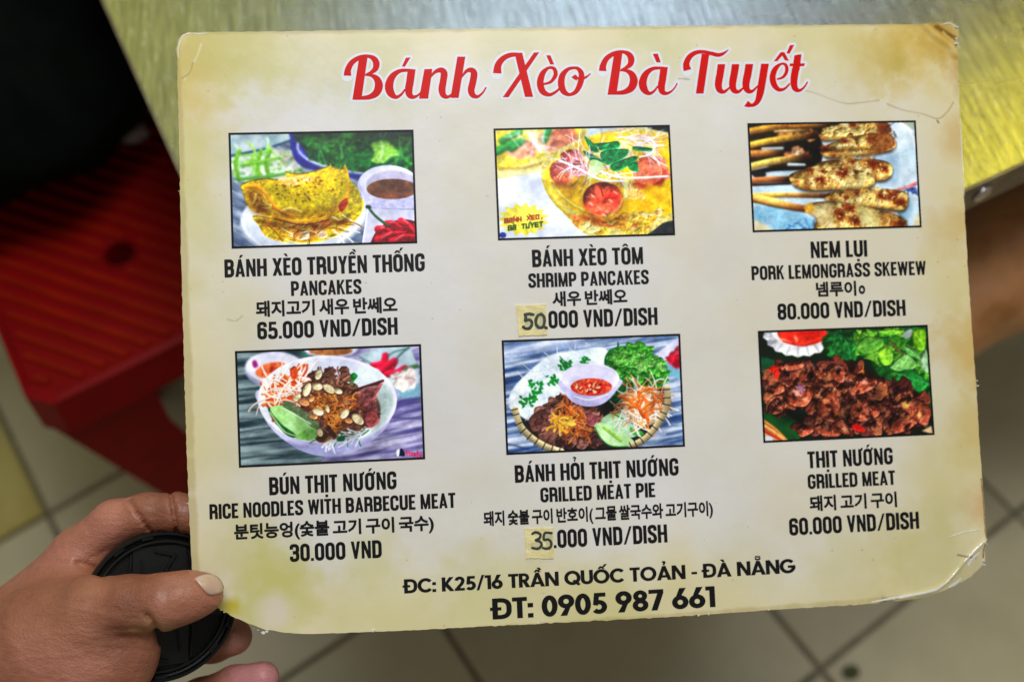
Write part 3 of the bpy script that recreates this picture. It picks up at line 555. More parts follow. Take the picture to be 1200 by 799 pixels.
def picture_grilled_pie():
    c = Canvas([(45, 75), (1115, 35), (1143, 708), (73, 758)], (150, 165, 200), 55)
    c.wood([(0, 0), (1200, 0), (1200, 800), (0, 800)], (40, 70, 120), (195, 205, 230), rot=-.14)
    for P in ([(60, 155), (300, 120), (560, 70)], [(60, 300), (200, 270)], [(1040, 640), (1140, 620)], [(70, 700), (200, 730)]): c.line(P, 9, (25, 45, 90), alpha=.8)
    c.poly([(60, 170), (360, 130), (700, 80), (700, 60), (60, 100)], (170, 185, 225), (205, 212, 236), soft=6, cell=30, alpha=.6)
    c.poly([(970, 150), (1110, 50), (1180, 40), (1180, 260), (1020, 200)], (200, 200, 235), smooth=False); c.poly([(1020, 190), (1180, 240), (1180, 320), (1050, 280)], (110, 165, 190), smooth=False)
    c.blobs([(1030, 180), (1070, 130), (1130, 130), (1130, 220)], 8, 32, [(190, 20, 50), (160, 10, 40), (210, 60, 80)])
    c.blur(2.2)
    # basket
    c.poly([(110, 500), (300, 380), (900, 300), (1040, 380), (1030, 500), (960, 620), (830, 715), (600, 745), (380, 745), (220, 680)], (50, 40, 35), (30, 30, 30), cell=20)
    # rice sheets
    c.poly([(80, 470), (100, 370), (200, 260), (330, 160), (480, 130), (650, 110), (690, 190), (560, 300), (440, 380), (360, 450), (230, 555), (150, 530)], (190, 205, 225), (225, 232, 244), soft=2.5, cell=30, tex=.06)
    c.strands([(110, 470), (200, 280), (400, 160), (640, 130), (560, 260), (400, 400), (230, 530)], 130, 80, 5, [(235, 240, 250), (175, 190, 215), (205, 215, 235)], curl=.7)
    def herbs(x, y, n, r): c.scatter([(x-r, y-r), (x+r, y-r), (x+r, y+r), (x-r, y+r)], n, lambda a, b: c.ell(a, b, 13, 8, (12, 110+c.rg.randint(30), 40), rot=c.rg.rand()*3, wob=.4, n=8))
    for x, y, n, r in ((185, 440, 16, 42), (245, 350, 16, 36), (350, 300, 14, 36), (420, 220, 10, 30), (545, 190, 7, 24), (255, 385, 6, 20), (230, 425, 6, 20), (255, 495, 1, 4), (440, 215, 8, 22)): herbs(x, y, n, r)
    c.line([(390, 165), (430, 205), (470, 230)], 6, (20, 90, 50))
    # lettuce
    c.poly([(660, 200), (700, 120), (820, 100), (900, 140), (1020, 200), (1050, 290), (1000, 350), (880, 330), (800, 380), (740, 460), (690, 450), (700, 300)], (20, 80, 25), (30, 110, 30), cell=20)
    c.leaves([(680, 200), (760, 110), (860, 110), (1000, 190), (1030, 300), (960, 340), (840, 330), (770, 400), (730, 440), (740, 260)], 70, 52, [(60, 170, 40), (40, 150, 40), (90, 190, 60), (24, 120, 36), (70, 180, 70)])
    c.leaves([(690, 170), (800, 130), (920, 170), (1010, 220), (960, 260), (800, 200)], 26, 48, [(110, 200, 80), (80, 190, 60), (130, 210, 100)]); c.leaves([(700, 390), (790, 330), (760, 450), (700, 450)], 6, 50, [(20, 110, 60), (24, 130, 60)])
    c.line([(745, 80), (745, 140)], 8, (30, 70, 50))
    # meat
    c.blobs([(200, 580), (330, 460), (440, 420), (560, 470), (640, 540), (660, 690), (500, 725), (330, 700)], 120, 42, [(115, 70, 65), (140, 90, 80), (90, 50, 45), (165, 110, 100), (130, 80, 60), (75, 45, 45)], relief=.55, cell=7)
    c.strands([(340, 560), (420, 440), (520, 500), (600, 620), (520, 700), (400, 640)], 85, 70, 13, [(190, 95, 35), (160, 75, 30), (210, 125, 50), (120, 55, 25), (200, 110, 60)], curl=1.1, shade=.6)
    c.strands([(350, 600), (360, 540), (450, 520), (440, 580)], 14, 60, 18, [(225, 160, 40), (235, 180, 70)], curl=.9, shade=.5); c.ell(455, 565, 26, 22, (230, 165, 60), wob=.2, relief=.5); c.poly([(560, 510), (620, 540), (610, 590), (560, 580)], (170, 90, 100), (140, 70, 80), relief=.4)
    # cucumber
    c.poly([(640, 570), (700, 510), (760, 500), (860, 590), (860, 650), (760, 660)], (150, 205, 150), (190, 225, 190), cell=20, tex=.08); c.poly([(600, 590), (640, 570), (720, 600), (840, 680), (820, 715), (700, 710), (630, 650)], (165, 215, 140), (190, 230, 170), cell=20)
    c.line([(660, 600), (760, 680)], 22, (130, 190, 60), alpha=.8); c.line([(605, 600), (640, 665), (700, 712), (800, 716)], 7, (50, 130, 60)); c.poly([(820, 600), (900, 630), (880, 655), (830, 640)], (40, 140, 50), (80, 170, 80)); c.line([(700, 508), (860, 590)], 7, (50, 120, 60))
    # shreds of radish and carrot
    c.ell(900, 470, 130, 120, (150, 120, 90), (190, 170, 150), soft=4, cell=9)
    c.strands([(760, 500), (830, 370), (940, 340), (1030, 400), (1020, 500), (900, 600), (800, 560)], 120, 120, 11, [(238, 228, 220), (225, 215, 210), (200, 190, 190), (240, 235, 235), (225, 120, 50), (235, 150, 80)], curl=.9, shade=.5)
    c.strands([(840, 360), (900, 350), (930, 450), (870, 560), (830, 450)], 16, 120, 22, [(230, 110, 40), (215, 90, 30), (238, 150, 90)], curl=.8, shade=.5)
    c.strands([(930, 350), (1040, 360), (1020, 460), (960, 450)], 14, 80, 13, [(225, 120, 60), (200, 90, 50), (160, 90, 50)], curl=.5, ang=.9, spread=.8)
    c.tone([(180, 560), (330, 500), (420, 420), (380, 420), (220, 540)], .6, 12); c.tone([(230, 640), (420, 700), (620, 720), (500, 750), (260, 700)], .62, 16); c.tone([(680, 420), (780, 460), (740, 520), (640, 500)], .6, 16); c.tone([(700, 340), (860, 340), (760, 460), (700, 460)], .7, 18); c.tone([(120, 430), (250, 300), (420, 260), (380, 400), (240, 520)], 1.05, 26)
    # basket rim with its lashing
    for rim, n in (([(118, 490), (150, 590), (220, 665), (310, 720), (400, 748)], 9), ([(830, 712), (920, 660), (1000, 560), (1045, 460), (1045, 360)], 10)):
        c.line(rim, 40, (175, 160, 120), shade=.7); Q = catmull(rim, 8, False); T = np.linspace(0, len(Q)-2, n).astype(int)
        for i in T:
            d = Q[i+1]-Q[i]; d /= np.hypot(*d)+1e-9; c.line([Q[i]-22*np.array([-d[1]+.3, d[0]]), Q[i]+22*np.array([-d[1]-.3, d[0]])], 6, (45, 35, 40), shade=0)
    # sauce bowl
    c.poly([(400, 310), (420, 390), (480, 450), (570, 472), (660, 450), (730, 380), (752, 300)], (165, 160, 215), (190, 185, 235), cell=70); c.ell(576, 298, 177, 92, (215, 212, 245)); c.ell(576, 300, 166, 84, (190, 186, 228), (225, 222, 248), cell=60)
    c.ell(582, 352, 126, 54, (185, 40, 30), (215, 90, 55), cell=9, tex=.3); c.blobs([(480, 350), (560, 310), (680, 340), (640, 390), (520, 385)], 40, 13, [(200, 30, 25), (225, 90, 50), (170, 25, 20), (240, 170, 130)], relief=.5); c.line([(480, 410), (570, 432), (680, 400)], 12, (235, 232, 250), alpha=.6)
    return c.done(.94)

def picture_grilled_meat():
    c = Canvas([(45, 95), (1070, 58), (1110, 715), (78, 762)], (24, 34, 22), 66)
    c.poly([(30, 60), (1200, 40), (1200, 800), (30, 800)], (14, 40, 22), (22, 30, 22), smooth=False, cell=70)
    c.poly([(60, 560), (200, 590), (300, 680), (280, 760), (160, 760), (60, 640)], (14, 85, 34), (20, 70, 34), cell=30, soft=3); c.poly([(55, 250), (160, 280), (120, 330), (60, 340)], (16, 80, 50), soft=3); c.poly([(1030, 560), (1110, 440), (1120, 600)], (20, 90, 30), soft=3)
    for k, col in enumerate([(215, 120, 60), (235, 170, 90), (200, 60, 40), (225, 140, 80)]): c.line([(70, 640+k*26), (140, 690+k*22), (210, 760+k*10)], 20, col, shade=.6)
    c.poly([(70, 730), (130, 740), (110, 770), (70, 770)], (210, 210, 225)); c.poly([(1040, 700), (1100, 670), (1110, 720)], (225, 180, 140), smooth=False)
    # ramekin
    P = []
    for i in range(40):
        a = math.pi*i/39; r = 1+.035*math.cos(i*2*math.pi/4); P.append((290+math.cos(a)*222*r, 85+math.sin(a)*158*r))
    c.poly(P, (205, 205, 215), (230, 228, 235), smooth=False, cell=50, relief=.3, rim=12)
    for i in range(4, 38, 4):
        a = math.pi*i/39; c.line([(290+math.cos(a)*165, 92+math.sin(a)*95), (290+math.cos(a)*212, 90+math.sin(a)*145)], 12, (140, 140, 165), alpha=.6, soft=2.5)
    c.ell(300, 95, 178, 82, (240, 238, 242)); c.ell(312, 92, 158, 86, (222, 24, 12), (240, 50, 26), cell=40, relief=.3, rim=14); c.ell(205, 150, 40, 14, (255, 150, 120), soft=3, alpha=.7, rot=.4); c.ell(270, 135, 10, 22, (255, 160, 130), rot=-.3, soft=2, alpha=.8); c.line([(190, 150), (310, 178), (430, 140)], 9, (170, 10, 8), alpha=.7)
    # herbs
    c.poly([(470, 100), (1080, 60), (1090, 440), (900, 420), (780, 360), (700, 260), (500, 260)], (12, 50, 18), (20, 80, 24), cell=24, soft=3)
    c.leaves([(480, 110), (640, 100), (640, 240), (500, 250)], 22, 52, [(20, 110, 50), (16, 90, 40), (40, 140, 60)]); c.leaves([(650, 100), (1060, 70), (1080, 420), (900, 400), (780, 250), (680, 200)], 44, 66, [(60, 150, 40), (90, 180, 50), (30, 110, 40), (120, 195, 60)])
    for P, c1, c2 in (([(640, 190), (700, 120), (800, 140), (790, 190), (700, 225)], (120, 190, 70), (80, 160, 50)), ([(780, 90), (860, 70), (930, 90), (850, 110)], (130, 200, 50), (90, 170, 40)), ([(770, 220), (820, 180), (865, 230), (850, 290), (800, 290)], (150, 215, 50), (110, 190, 50)), ([(850, 310), (910, 240), (960, 230), (1010, 300), (930, 335)], (140, 200, 110), (100, 170, 80)), ([(885, 350), (960, 320), (1020, 350), (1080, 410), (1020, 460), (900, 400)], (40, 150, 60), (20, 110, 50)), ([(930, 180), (1000, 200), (1040, 260), (960, 230)], (120, 190, 100), (80, 150, 70)), ([(990, 90), (1060, 80), (1060, 200), (1000, 180)], (140, 200, 30), (100, 170, 30)), ([(1030, 260), (1070, 200), (1080, 340), (1040, 310)], (150, 190, 150), (110, 150, 110)), ([(570, 140), (640, 170), (600, 230), (550, 200)], (40, 140, 60), (20, 100, 40)), ([(640, 80), (670, 85), (660, 110)], (150, 220, 60), (120, 190, 50))):
        c.poly(P, c1, c2, relief=.5, rim=6, cell=9, tex=.15, dark=.3); m = np.mean(P, 0); c.line([P[0], tuple(m), P[len(P)//2]], 6, tuple(min(255, v+50) for v in c1), alpha=.6)
    c.line([(850, 140), (880, 190), (930, 230)], 9, (120, 70, 50)); c.poly([(930, 100), (980, 75), (975, 120), (940, 135)], (150, 160, 160), soft=2)
    c.blur(1.5)
    # meat
    reg = [(70, 380), (170, 290), (300, 280), (420, 300), (600, 270), (760, 360), (900, 420), (1000, 450), (1090, 560), (1080, 660), (930, 700), (620, 700), (450, 720), (280, 690), (400, 620), (300, 560), (130, 590)]
    c.poly(reg, (52, 22, 16), (36, 14, 12), soft=5, cell=12)
    c.blobs(reg, 210, 44, [(125, 58, 40), (150, 78, 52), (95, 40, 30), (110, 50, 45), (80, 34, 30), (165, 92, 60), (70, 30, 32)], relief=.6, cell=8, asp=.65, dark=.15)
    for P in ([(200, 490), (250, 420), (350, 430), (375, 470), (330, 545), (240, 540)], [(390, 540), (430, 460), (500, 450), (540, 560), (520, 640), (430, 620)], [(590, 420), (650, 365), (760, 380), (740, 440), (620, 480)], [(580, 560), (620, 500), (740, 500), (780, 600), (640, 640)], [(840, 640), (900, 590), (1000, 600), (990, 670), (870, 715)], [(905, 530), (980, 490), (1090, 560), (1070, 660), (1010, 640)], [(480, 310), (560, 300), (560, 400), (500, 380)], [(110, 430), (170, 400), (200, 450), (140, 475)], [(120, 580), (180, 500), (190, 570), (140, 598)], [(380, 665), (480, 660), (540, 725), (430, 725)], [(270, 680), (340, 655), (375, 700), (300, 735)], [(160, 290), (300, 265), (310, 310), (200, 330)], [(500, 620), (545, 610), (595, 715), (540, 700)]):
        c.poly([(x+5, y+9) for x, y in P], (30, 10, 8), soft=4, alpha=.7); c.poly(P, (140, 68, 45), (105, 45, 32), relief=.7, rim=18, cell=12, tex=.2, dark=.15, soft=2)
    for x, y, r, col in ((275, 465, 26, (200, 150, 140)), (330, 510, 20, (225, 160, 120)), (690, 400, 22, (215, 140, 120)), (450, 520, 22, (205, 120, 80)), (940, 540, 34, (205, 160, 80)), (1025, 600, 20, (215, 165, 90)), (515, 600, 16, (215, 120, 30)), (820, 470, 16, (200, 130, 50)), (680, 335, 12, (225, 140, 30)), (700, 580, 26, (190, 110, 80)), (960, 620, 20, (170, 110, 60)), (530, 310, 20, (190, 140, 140)), (300, 440, 30, (150, 100, 140)), (570, 690, 20, (220, 160, 120))):
        c.ell(x, y, r, r*.6, col, wob=.4, rot=c.rg.rand()*3, soft=2.5, alpha=.8)
    c.scatter(reg, 120, lambda x, y: c.ell(x, y, 9, 3.5, (225, 165, 140), rot=c.rg.rand()*3, soft=1.2, alpha=.55)); c.scatter(reg, 50, lambda x, y: c.ell(x, y, 22, 12, (22, 8, 10), rot=c.rg.rand()*3, soft=3, alpha=.7))
    c.tone([(80, 560), (400, 600), (560, 560), (620, 620), (400, 660), (200, 640)], .62, 20); c.tone([(560, 420), (590, 640), (560, 640), (540, 460)], .6, 10); c.tone([(770, 420), (840, 640), (800, 660), (740, 500)], .62, 12); c.tone([(380, 330), (400, 540), (370, 540), (350, 380)], .65, 10)
    c.tone([(220, 440), (340, 440), (350, 500), (250, 500)], 1.25, 16); c.tone([(620, 380), (740, 390), (720, 430), (630, 430)], 1.25, 14); c.tone([(420, 480), (500, 480), (510, 560), (440, 560)], 1.25, 14); c.tone([(960, 520), (1060, 560), (1040, 620), (960, 580)], 1.2, 14)
    c.scatter(reg, 46, lambda x, y: c.ell(x, y, 20, 9, (205, 130, 100), rot=c.rg.rand()*3, wob=.3, soft=4, alpha=.5))
    c.blobs([(110, 320), (160, 310), (165, 355), (120, 355)], 4, 22, [(225, 40, 20), (200, 30, 20)]); c.poly([(610, 665), (640, 650), (690, 690), (670, 705), (620, 690)], (225, 30, 20), (190, 20, 20), relief=.5)
    return c.done(.94)
# ================================================================ the floor
AL = math.radians(34.7); D1 = np.array([-math.sin(AL), math.cos(AL), 0]); D2 = np.array([math.cos(AL), math.sin(AL), 0])
P1, P2, O2 = .3545, .3417, .447               # tile pitch along both joints
floor_me, ff = box8((5, 0, 0), (0, 5, 0), (0, 0, .04), (-2.5, -1.8, -.048))
floor = mesh_obj('floor', floor_me, ff, simple_mat('joint_mortar', (.27, .24, .165), .9, noise=.4, nscale=60)); floor['kind'] = 'structure'
def tile_mat(name, c1, c2, c3):
    m, nt, b = new_mat(name); L = nt.links; tc = node(nt, 'ShaderNodeTexCoord'); oi = node(nt, 'ShaderNodeObjectInfo')
    mp = node(nt, 'ShaderNodeVectorMath', operation='ADD'); L.new(tc.outputs['Object'], mp.inputs[0]); L.new(oi.outputs['Location'], mp.inputs[1])
    n = node(nt, 'ShaderNodeTexNoise', Scale=7., Detail=6., Roughness=.6); L.new(mp.outputs[0], n.inputs['Vector'])
    r = node(nt, 'ShaderNodeValToRGB'); r.color_ramp.elements[0].position = .32; r.color_ramp.elements[1].position = .68; e = r.color_ramp.elements.new(.5)
    r.color_ramp.elements[0].color = (*c1, 1); e.color = (*c2, 1); r.color_ramp.elements[2].color = (*c3, 1); L.new(n.outputs['Fac'], r.inputs['Fac'])
    h = node(nt, 'ShaderNodeHueSaturation'); mr = node(nt, 'ShaderNodeMapRange'); mr.inputs['To Min'].default_value = .88; mr.inputs['To Max'].default_value = 1.1; L.new(oi.outputs['Random'], mr.inputs['Value'])
    L.new(mr.outputs[0], h.inputs['Value']); L.new(r.outputs['Color'], h.inputs['Color']); L.new(h.outputs['Color'], b.inputs['Base Color'])
    b.inputs['Roughness'].default_value = .42; n2 = node(nt, 'ShaderNodeTexNoise', Scale=40., Detail=3.); L.new(mp.outputs[0], n2.inputs['Vector'])
    bp = node(nt, 'ShaderNodeBump', Strength=.15, Distance=.002); L.new(n2.outputs['Fac'], bp.inputs['Height']); L.new(bp.outputs['Normal'], b.inputs['Normal']); return m
TILE = tile_mat('beige_tile', (.48, .43, .275), (.55, .495, .32), (.60, .545, .365))
TILE_Y = tile_mat('yellow_mottled_tile', (.40, .30, .06), (.54, .45, .14), (.50, .43, .20))  # yellower, mottled tone for a few tiles
def floor_tiles():
    a, b, g, ch, z0, z1 = P2/2, P1/2, .0032, .0022, -.008, .0
    V = []
    for s, z in ((0, z0), (0, z1-ch), (ch, z1)):
        for x, y in ((-1, -1), (1, -1), (1, 1), (-1, 1)): V.append((x*(a-g-s), y*(b-g-s), z))
    F = [(8, 9, 10, 11)]+[(r+i, r+(i+1) % 4, r+4+(i+1) % 4, r+4+i) for r in (0, 4) for i in range(4)]
    me = bpy.data.meshes.new('tile'); me.from_pydata(V, [], F); me.materials.append(TILE)
    me2 = me.copy(); me2.materials[0] = TILE_Y; rg = np.random.RandomState(4)
    for i in range(-5, 5):
        for j in range(-3, 6):
            c = D2*(O2+(i+.5)*P2)+D1*((j+.5)*P1)
            if abs(c[0]) > 1.5 or c[1] < -.35 or c[1] > 2.1: continue
            o = bpy.data.objects.new('tile', me2 if (i, j) in ((-3, 2), (-3, 3), (-4, 3)) else me); COL.objects.link(o); o.parent = floor
            o.location = (*c[:2], rg.rand()*.0006-.0006); o.rotation_euler = ((rg.rand()-.5)*.003, (rg.rand()-.5)*.003, AL)
floor_tiles()
def scrap():
    c = at_z(np.array(996.), np.array(788.), .0)
    P = catmull([(-.010, -.003), (-.004, -.008), (.004, -.007), (.011, -.001), (.007, .007), (-.002, .008), (-.009, .004)], 3); n = len(P)
    V = [(c[0]+x, c[1]+y, .001+.004*math.sin(x*220)**2) for x, y in P]+[(c[0], c[1], .004)]; V += [(x, y, z+.0012) for x, y, z in V]
    F = [(i, (i+1) % n, n) for i in range(n)]; F = [f[::-1] for f in F]+[tuple(q+n+1 for q in f) for f in F]+[(i, (i+1) % n, n+1+(i+1) % n, n+1+i) for i in range(n)]
    o = mesh_obj('leaf_scrap', np.array(V)-c*[1, 1, 0], F, simple_mat('dark_leaf', (.04, .055, .012), .6, col2=(.10, .10, .03), nscale=200)); o.location = (c[0], c[1], 0)
    tag(o, 'tiny dark green leaf scrap lying on a floor tile below the menu card', 'leaf')
scrap()

# ================================================================ steel table
ZT = .70
def steel():
    m, nt, b = new_mat('brushed_steel'); L = nt.links; b.inputs['Metallic'].default_value = 1.; tc = node(nt, 'ShaderNodeTexCoord')
    def nz(sx, sy, rot, sc_, det=5.):
        mp = node(nt, 'ShaderNodeMapping'); mp.inputs['Rotation'].default_value = (0, 0, rot); mp.inputs['Scale'].default_value = (1/sx, 1/sy, 1)
        mp.vector_type = 'TEXTURE'; L.new(tc.outputs['Object'], mp.inputs['Vector']); n = node(nt, 'ShaderNodeTexNoise', Scale=sc_, Detail=det, Roughness=.65); L.new(mp.outputs[0], n.inputs['Vector']); return n
    g0, g1 = at_z(np.array(1130.), np.array(80.), ZT), at_z(np.array(1162.), np.array(140.), ZT); ang = math.atan2(*(g1-g0)[[1, 0]])
    a = nz(5., 150., ang, 5.); d = nz(1., 1., 0, 5., 4.); e = nz(7., 90., ang+.12, 9., 4.)
    r = node(nt, 'ShaderNodeValToRGB'); r.color_ramp.elements[0].position = .3; r.color_ramp.elements[1].position = .75
    r.color_ramp.elements[0].color = (.22, .22, .21, 1); r.color_ramp.elements[1].color = (.56, .56, .54, 1); L.new(a.outputs['Fac'], r.inputs['Fac'])
    sp = node(nt, 'ShaderNodeValToRGB'); sp.color_ramp.elements[0].position = .57; sp.color_ramp.elements[1].position = .72; L.new(e.outputs['Fac'], sp.inputs['Fac'])
    mx = node(nt, 'ShaderNodeMix', data_type='RGBA', blend_type='SCREEN'); mx.inputs[0].default_value = .6; L.new(r.outputs['Color'], mx.inputs[6]); L.new(sp.outputs['Color'], mx.inputs[7]); L.new(mx.outputs[2], b.inputs['Base Color']); mt = node(nt, 'ShaderNodeMapRange'); mt.inputs['To Min'].default_value = 1.; mt.inputs['To Max'].default_value = .55; L.new(sp.outputs['Color'], mt.inputs['Value']); L.new(mt.outputs[0], b.inputs['Metallic'])
    rr = node(nt, 'ShaderNodeMapRange'); rr.inputs['To Min'].default_value = .20; rr.inputs['To Max'].default_value = .33; L.new(d.outputs['Fac'], rr.inputs['Value']); L.new(rr.outputs[0], b.inputs['Roughness'])
    b1 = node(nt, 'ShaderNodeBump', Strength=.5, Distance=.0006); L.new(a.outputs['Fac'], b1.inputs['Height']); b2 = node(nt, 'ShaderNodeBump', Strength=.25, Distance=.005); L.new(d.outputs['Fac'], b2.inputs['Height'])
    L.new(b2.outputs['Normal'], b1.inputs['Normal']); L.new(b1.outputs['Normal'], b.inputs['Normal']); return m
def table():
    a = at_z(np.array(118.), np.array(0.), ZT); b = at_z(np.array(207.), np.array(198.), ZT); c = at_z(np.array(1135.), np.array(222.), ZT); d = at_z(np.array(1200.), np.array(184.), ZT)
    e = (b-a)/np.linalg.norm(b-a); f = (d-c)/np.linalg.norm(d-c); f = f-(f@e)*e; f /= np.linalg.norm(f); n = np.array([f[1]*1., -f[0], 0])
    # corner: where both edges meet
    M = np.array([[e[0], f[0]], [e[1], f[1]]]); s = np.linalg.solve(M, (c-a)[:2]); K = a+e*s[0]
    t = thing('steel_table', 'scratched stainless steel table top with a turned down edge, behind the menu card', 'table', (*(K-e*.4+f*.5)[:2], 0))
    ST = steel(); L1, L2, r, th = 1.0, 1.5, .008, .030
    def plan(off, r):
        o = K+(-e)*off+f*off; P = []
        P += [o-e*(L1-2*off), o-e*r]; P += [o-e*r+f*r+(e*math.cos(q)-f*math.sin(q))*r for q in np.linspace(math.pi/2, 0, 6)]+[o+f*(L2-2*off)]; P.append(o+f*(L2-2*off)-e*(L1-2*off)); Q_ = [P[0]]
        for p in P[1:]:
            if np.linalg.norm(p-Q_[-1]) > 1e-4: Q_.append(p)
        return np.array(Q_)
    P = plan(.0015, r); V, F = prism(P, -.0012, 0, (0, 0, 1)); o = mesh_obj('table_top', V, F, ST, t); bevel(o, .0004, 1)
    o.data.polygons.foreach_set('use_smooth', [False]*len(o.data.polygons))
    # turned down rim, butted against the plate
    n_ = len(P); O1, I1 = plan(.0, r+.002), plan(.0014, r); V = np.concatenate([O1+[0, 0, -.0006], O1+[0, 0, -th], I1+[0, 0, -th], I1+[0, 0, -.0006]]); m = min(len(O1), len(I1))
    F = [(l*n_+i, l*n_+(i+1) % n_, ((l+1) % 4)*n_+(i+1) % n_, ((l+1) % 4)*n_+i) for l in range(4) for i in range(n_)] if len(O1) == len(I1) == n_ else []
    assert F; RIM = simple_mat('dull_steel_rim', (.34, .29, .25), .42, metal=.75, col2=(.22, .18, .15), nscale=50); o = mesh_obj('edge_strip', V, F, RIM, t)
    s1 = at_z(np.array(1152.), np.array(226.), ZT-.014); s = K+f*((s1-K)@f); outn = np.cross(f, [0, 0, 1.]); outn = outn if outn@e > 0 else -outn
    V, F = tube([s+outn*.0002+[0, 0, -.015], s+outn*.0020+[0, 0, -.015], s+outn*.0030+[0, 0, -.015]], [.0075, .0070, .0045], 14); mesh_obj('screw_head', V, F, simple_mat('bright_screw', (.75, .68, .66), .25, metal=1.), t, True)
    for i, (u, v) in enumerate(((.16, .16), (.16, L2-.16), (L1-.16, .16), (L1-.16, L2-.16))):
        q = K-e*u+f*v; q[2] = 0; V, F = tube([q, q+[0, 0, ZT-.0015]], .016, 14); mesh_obj('leg', V, F, RIM, t, False)
table()

# ================================================================ red plastic stool
def stool():
    Z = .42; A = at_z(np.array(66.), np.array(470.), Z); B = at_z(np.array(210.), np.array(400.), Z); C_ = at_z(np.array(25.), np.array(457.), Z); D_ = at_z(np.array(5.), np.array(400.), Z)
    er = (B-A)/np.linalg.norm(B-A); eu = np.array([-er[1], er[0], 0.]); w = .285
    K = A+er*((C_-A)@er)+eu*0; K = A-er*abs((C_-A)@er); ctr = K+(er+eu)*w/2
    g0 = at_z(np.array(0.), np.array(254.), Z); g1 = at_z(np.array(209.), np.array(322.), Z); gd = (g1-g0)/np.linalg.norm(g1-g0); gp = np.array([-gd[1], gd[0], 0.])
    hole = at_z(np.array(139.), np.array(295.), Z); print('stool ridge vs edge', gd@er, 'hole off', (hole-ctr)@er, (hole-ctr)@eu)
    t = thing('plastic_stool', 'low red plastic stool with a ribbed seat and a round hole in its middle', 'stool', (ctr[0], ctr[1], 0))
    PL = simple_mat('red_plastic', (.25, .0012, .002), .5, spec=.12, noise=.15, nscale=30, bump=.12, bscale=120); PLs = simple_mat('lit_red_plastic', (.32, .010, .001), .5, spec=.12, noise=.25, nscale=25, bump=.1, bscale=150)  # ribs get a lighter red: the light they catch is put into the colour
    def plan(off):
        c = .020+off*.4; a = w-off; k = [(off, off+c), (off+c, off), (a-c, off), (a, off+c), (a, a-c), (a-c, a), (off+c, a), (off, a-c)]; return np.array([K+er*x+eu*y for x, y in k])
    P0, P1_ = plan(.0), plan(.006)
    # seat plate with its hole
    hc = [hole+(np.cos(q)*er+np.sin(q)*eu)*.0145 for q in np.linspace(0, 2*math.pi, 25)[:-1]]
    def plate(z, flip):
        R = [Vector((p[0], p[1])) for p in P1_]+[Vector((p[0], p[1])) for p in hc]; r = geometry.delaunay_2d_cdt(R, [], [list(range(8)), list(range(8, 32))], 1, 1e-6); V = np.array([(*v, z) for v in r[0]]); F = [tuple(f) for f in r[2]]
        F = [f for f in F if np.linalg.norm(V[list(f)].mean(0)[:2]-hole[:2]) > .0143]; return V, [f[::-1] for f in F] if flip else F
    n = 8; ring = lambda Pa, za, Pb, zb: (np.r_[np.c_[np.array(Pa)[:, :2], np.full(len(Pa), za)], np.c_[np.array(Pb)[:, :2], np.full(len(Pb), zb)]], [(i, len(Pa)+i, len(Pa)+(i+1) % len(Pa), (i+1) % len(Pa)) for i in range(len(Pa))])
    V, F = join([plate(Z-.0045, False), plate(Z-.0085, True), ring(hc, Z-.0045, hc, Z-.0085)]); mesh_obj('seat', V, F, PL, t)
    # skirt with chamfered corners, a raised lip round the seat
    parts = [ring(P1_, Z-.004, P1_, Z-.05), ring(plan(-.004), Z-.05, P0, Z-.002), ring(P0, Z-.002, P1_+0, Z-.0005), ring(P1_, Z-.0005, plan(.0065), Z-.0045), ring(P1_, Z-.05, plan(-.004), Z-.05)]
    o = mesh_obj('seat_skirt', *join(parts), PL, t); m = o.modifiers.new('weld', 'WELD'); m.merge_threshold = .0002
    # ribs
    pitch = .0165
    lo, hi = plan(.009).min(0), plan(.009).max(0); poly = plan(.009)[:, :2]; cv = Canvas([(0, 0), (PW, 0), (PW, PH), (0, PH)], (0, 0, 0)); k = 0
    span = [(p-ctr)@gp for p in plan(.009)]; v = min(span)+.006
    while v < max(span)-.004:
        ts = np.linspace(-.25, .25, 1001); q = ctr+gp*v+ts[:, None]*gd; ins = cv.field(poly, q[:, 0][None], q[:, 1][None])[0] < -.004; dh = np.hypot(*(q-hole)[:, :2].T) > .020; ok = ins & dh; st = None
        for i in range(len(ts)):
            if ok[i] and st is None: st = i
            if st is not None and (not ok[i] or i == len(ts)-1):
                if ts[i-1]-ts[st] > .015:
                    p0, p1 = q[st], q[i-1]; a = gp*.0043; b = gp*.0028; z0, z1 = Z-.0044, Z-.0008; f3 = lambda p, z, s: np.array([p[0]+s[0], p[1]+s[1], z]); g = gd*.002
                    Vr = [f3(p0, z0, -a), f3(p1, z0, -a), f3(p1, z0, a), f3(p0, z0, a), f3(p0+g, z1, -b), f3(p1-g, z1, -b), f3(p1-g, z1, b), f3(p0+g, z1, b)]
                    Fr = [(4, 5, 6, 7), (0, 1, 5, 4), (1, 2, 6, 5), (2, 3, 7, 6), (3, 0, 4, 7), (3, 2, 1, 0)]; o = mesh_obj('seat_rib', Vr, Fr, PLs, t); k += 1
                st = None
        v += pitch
    V, F = tube([hole+[math.cos(q)*.0165, math.sin(q)*.0165, -.0030] for q in np.linspace(0, 2*math.pi, 25)], .0016, 6); mesh_obj('hole_rim', V, F, PL, t, True)
    mesh_obj('hole_collar', *join([ring([p+(p-hole)*.02 for p in hc], Z-.0086, [p+(p-hole)*.02 for p in hc], Z-.045), ring([p+(p-hole)*.25 for p in hc], Z-.045, [p+(p-hole)*.25 for p in hc], Z-.0086)]), PL, t)
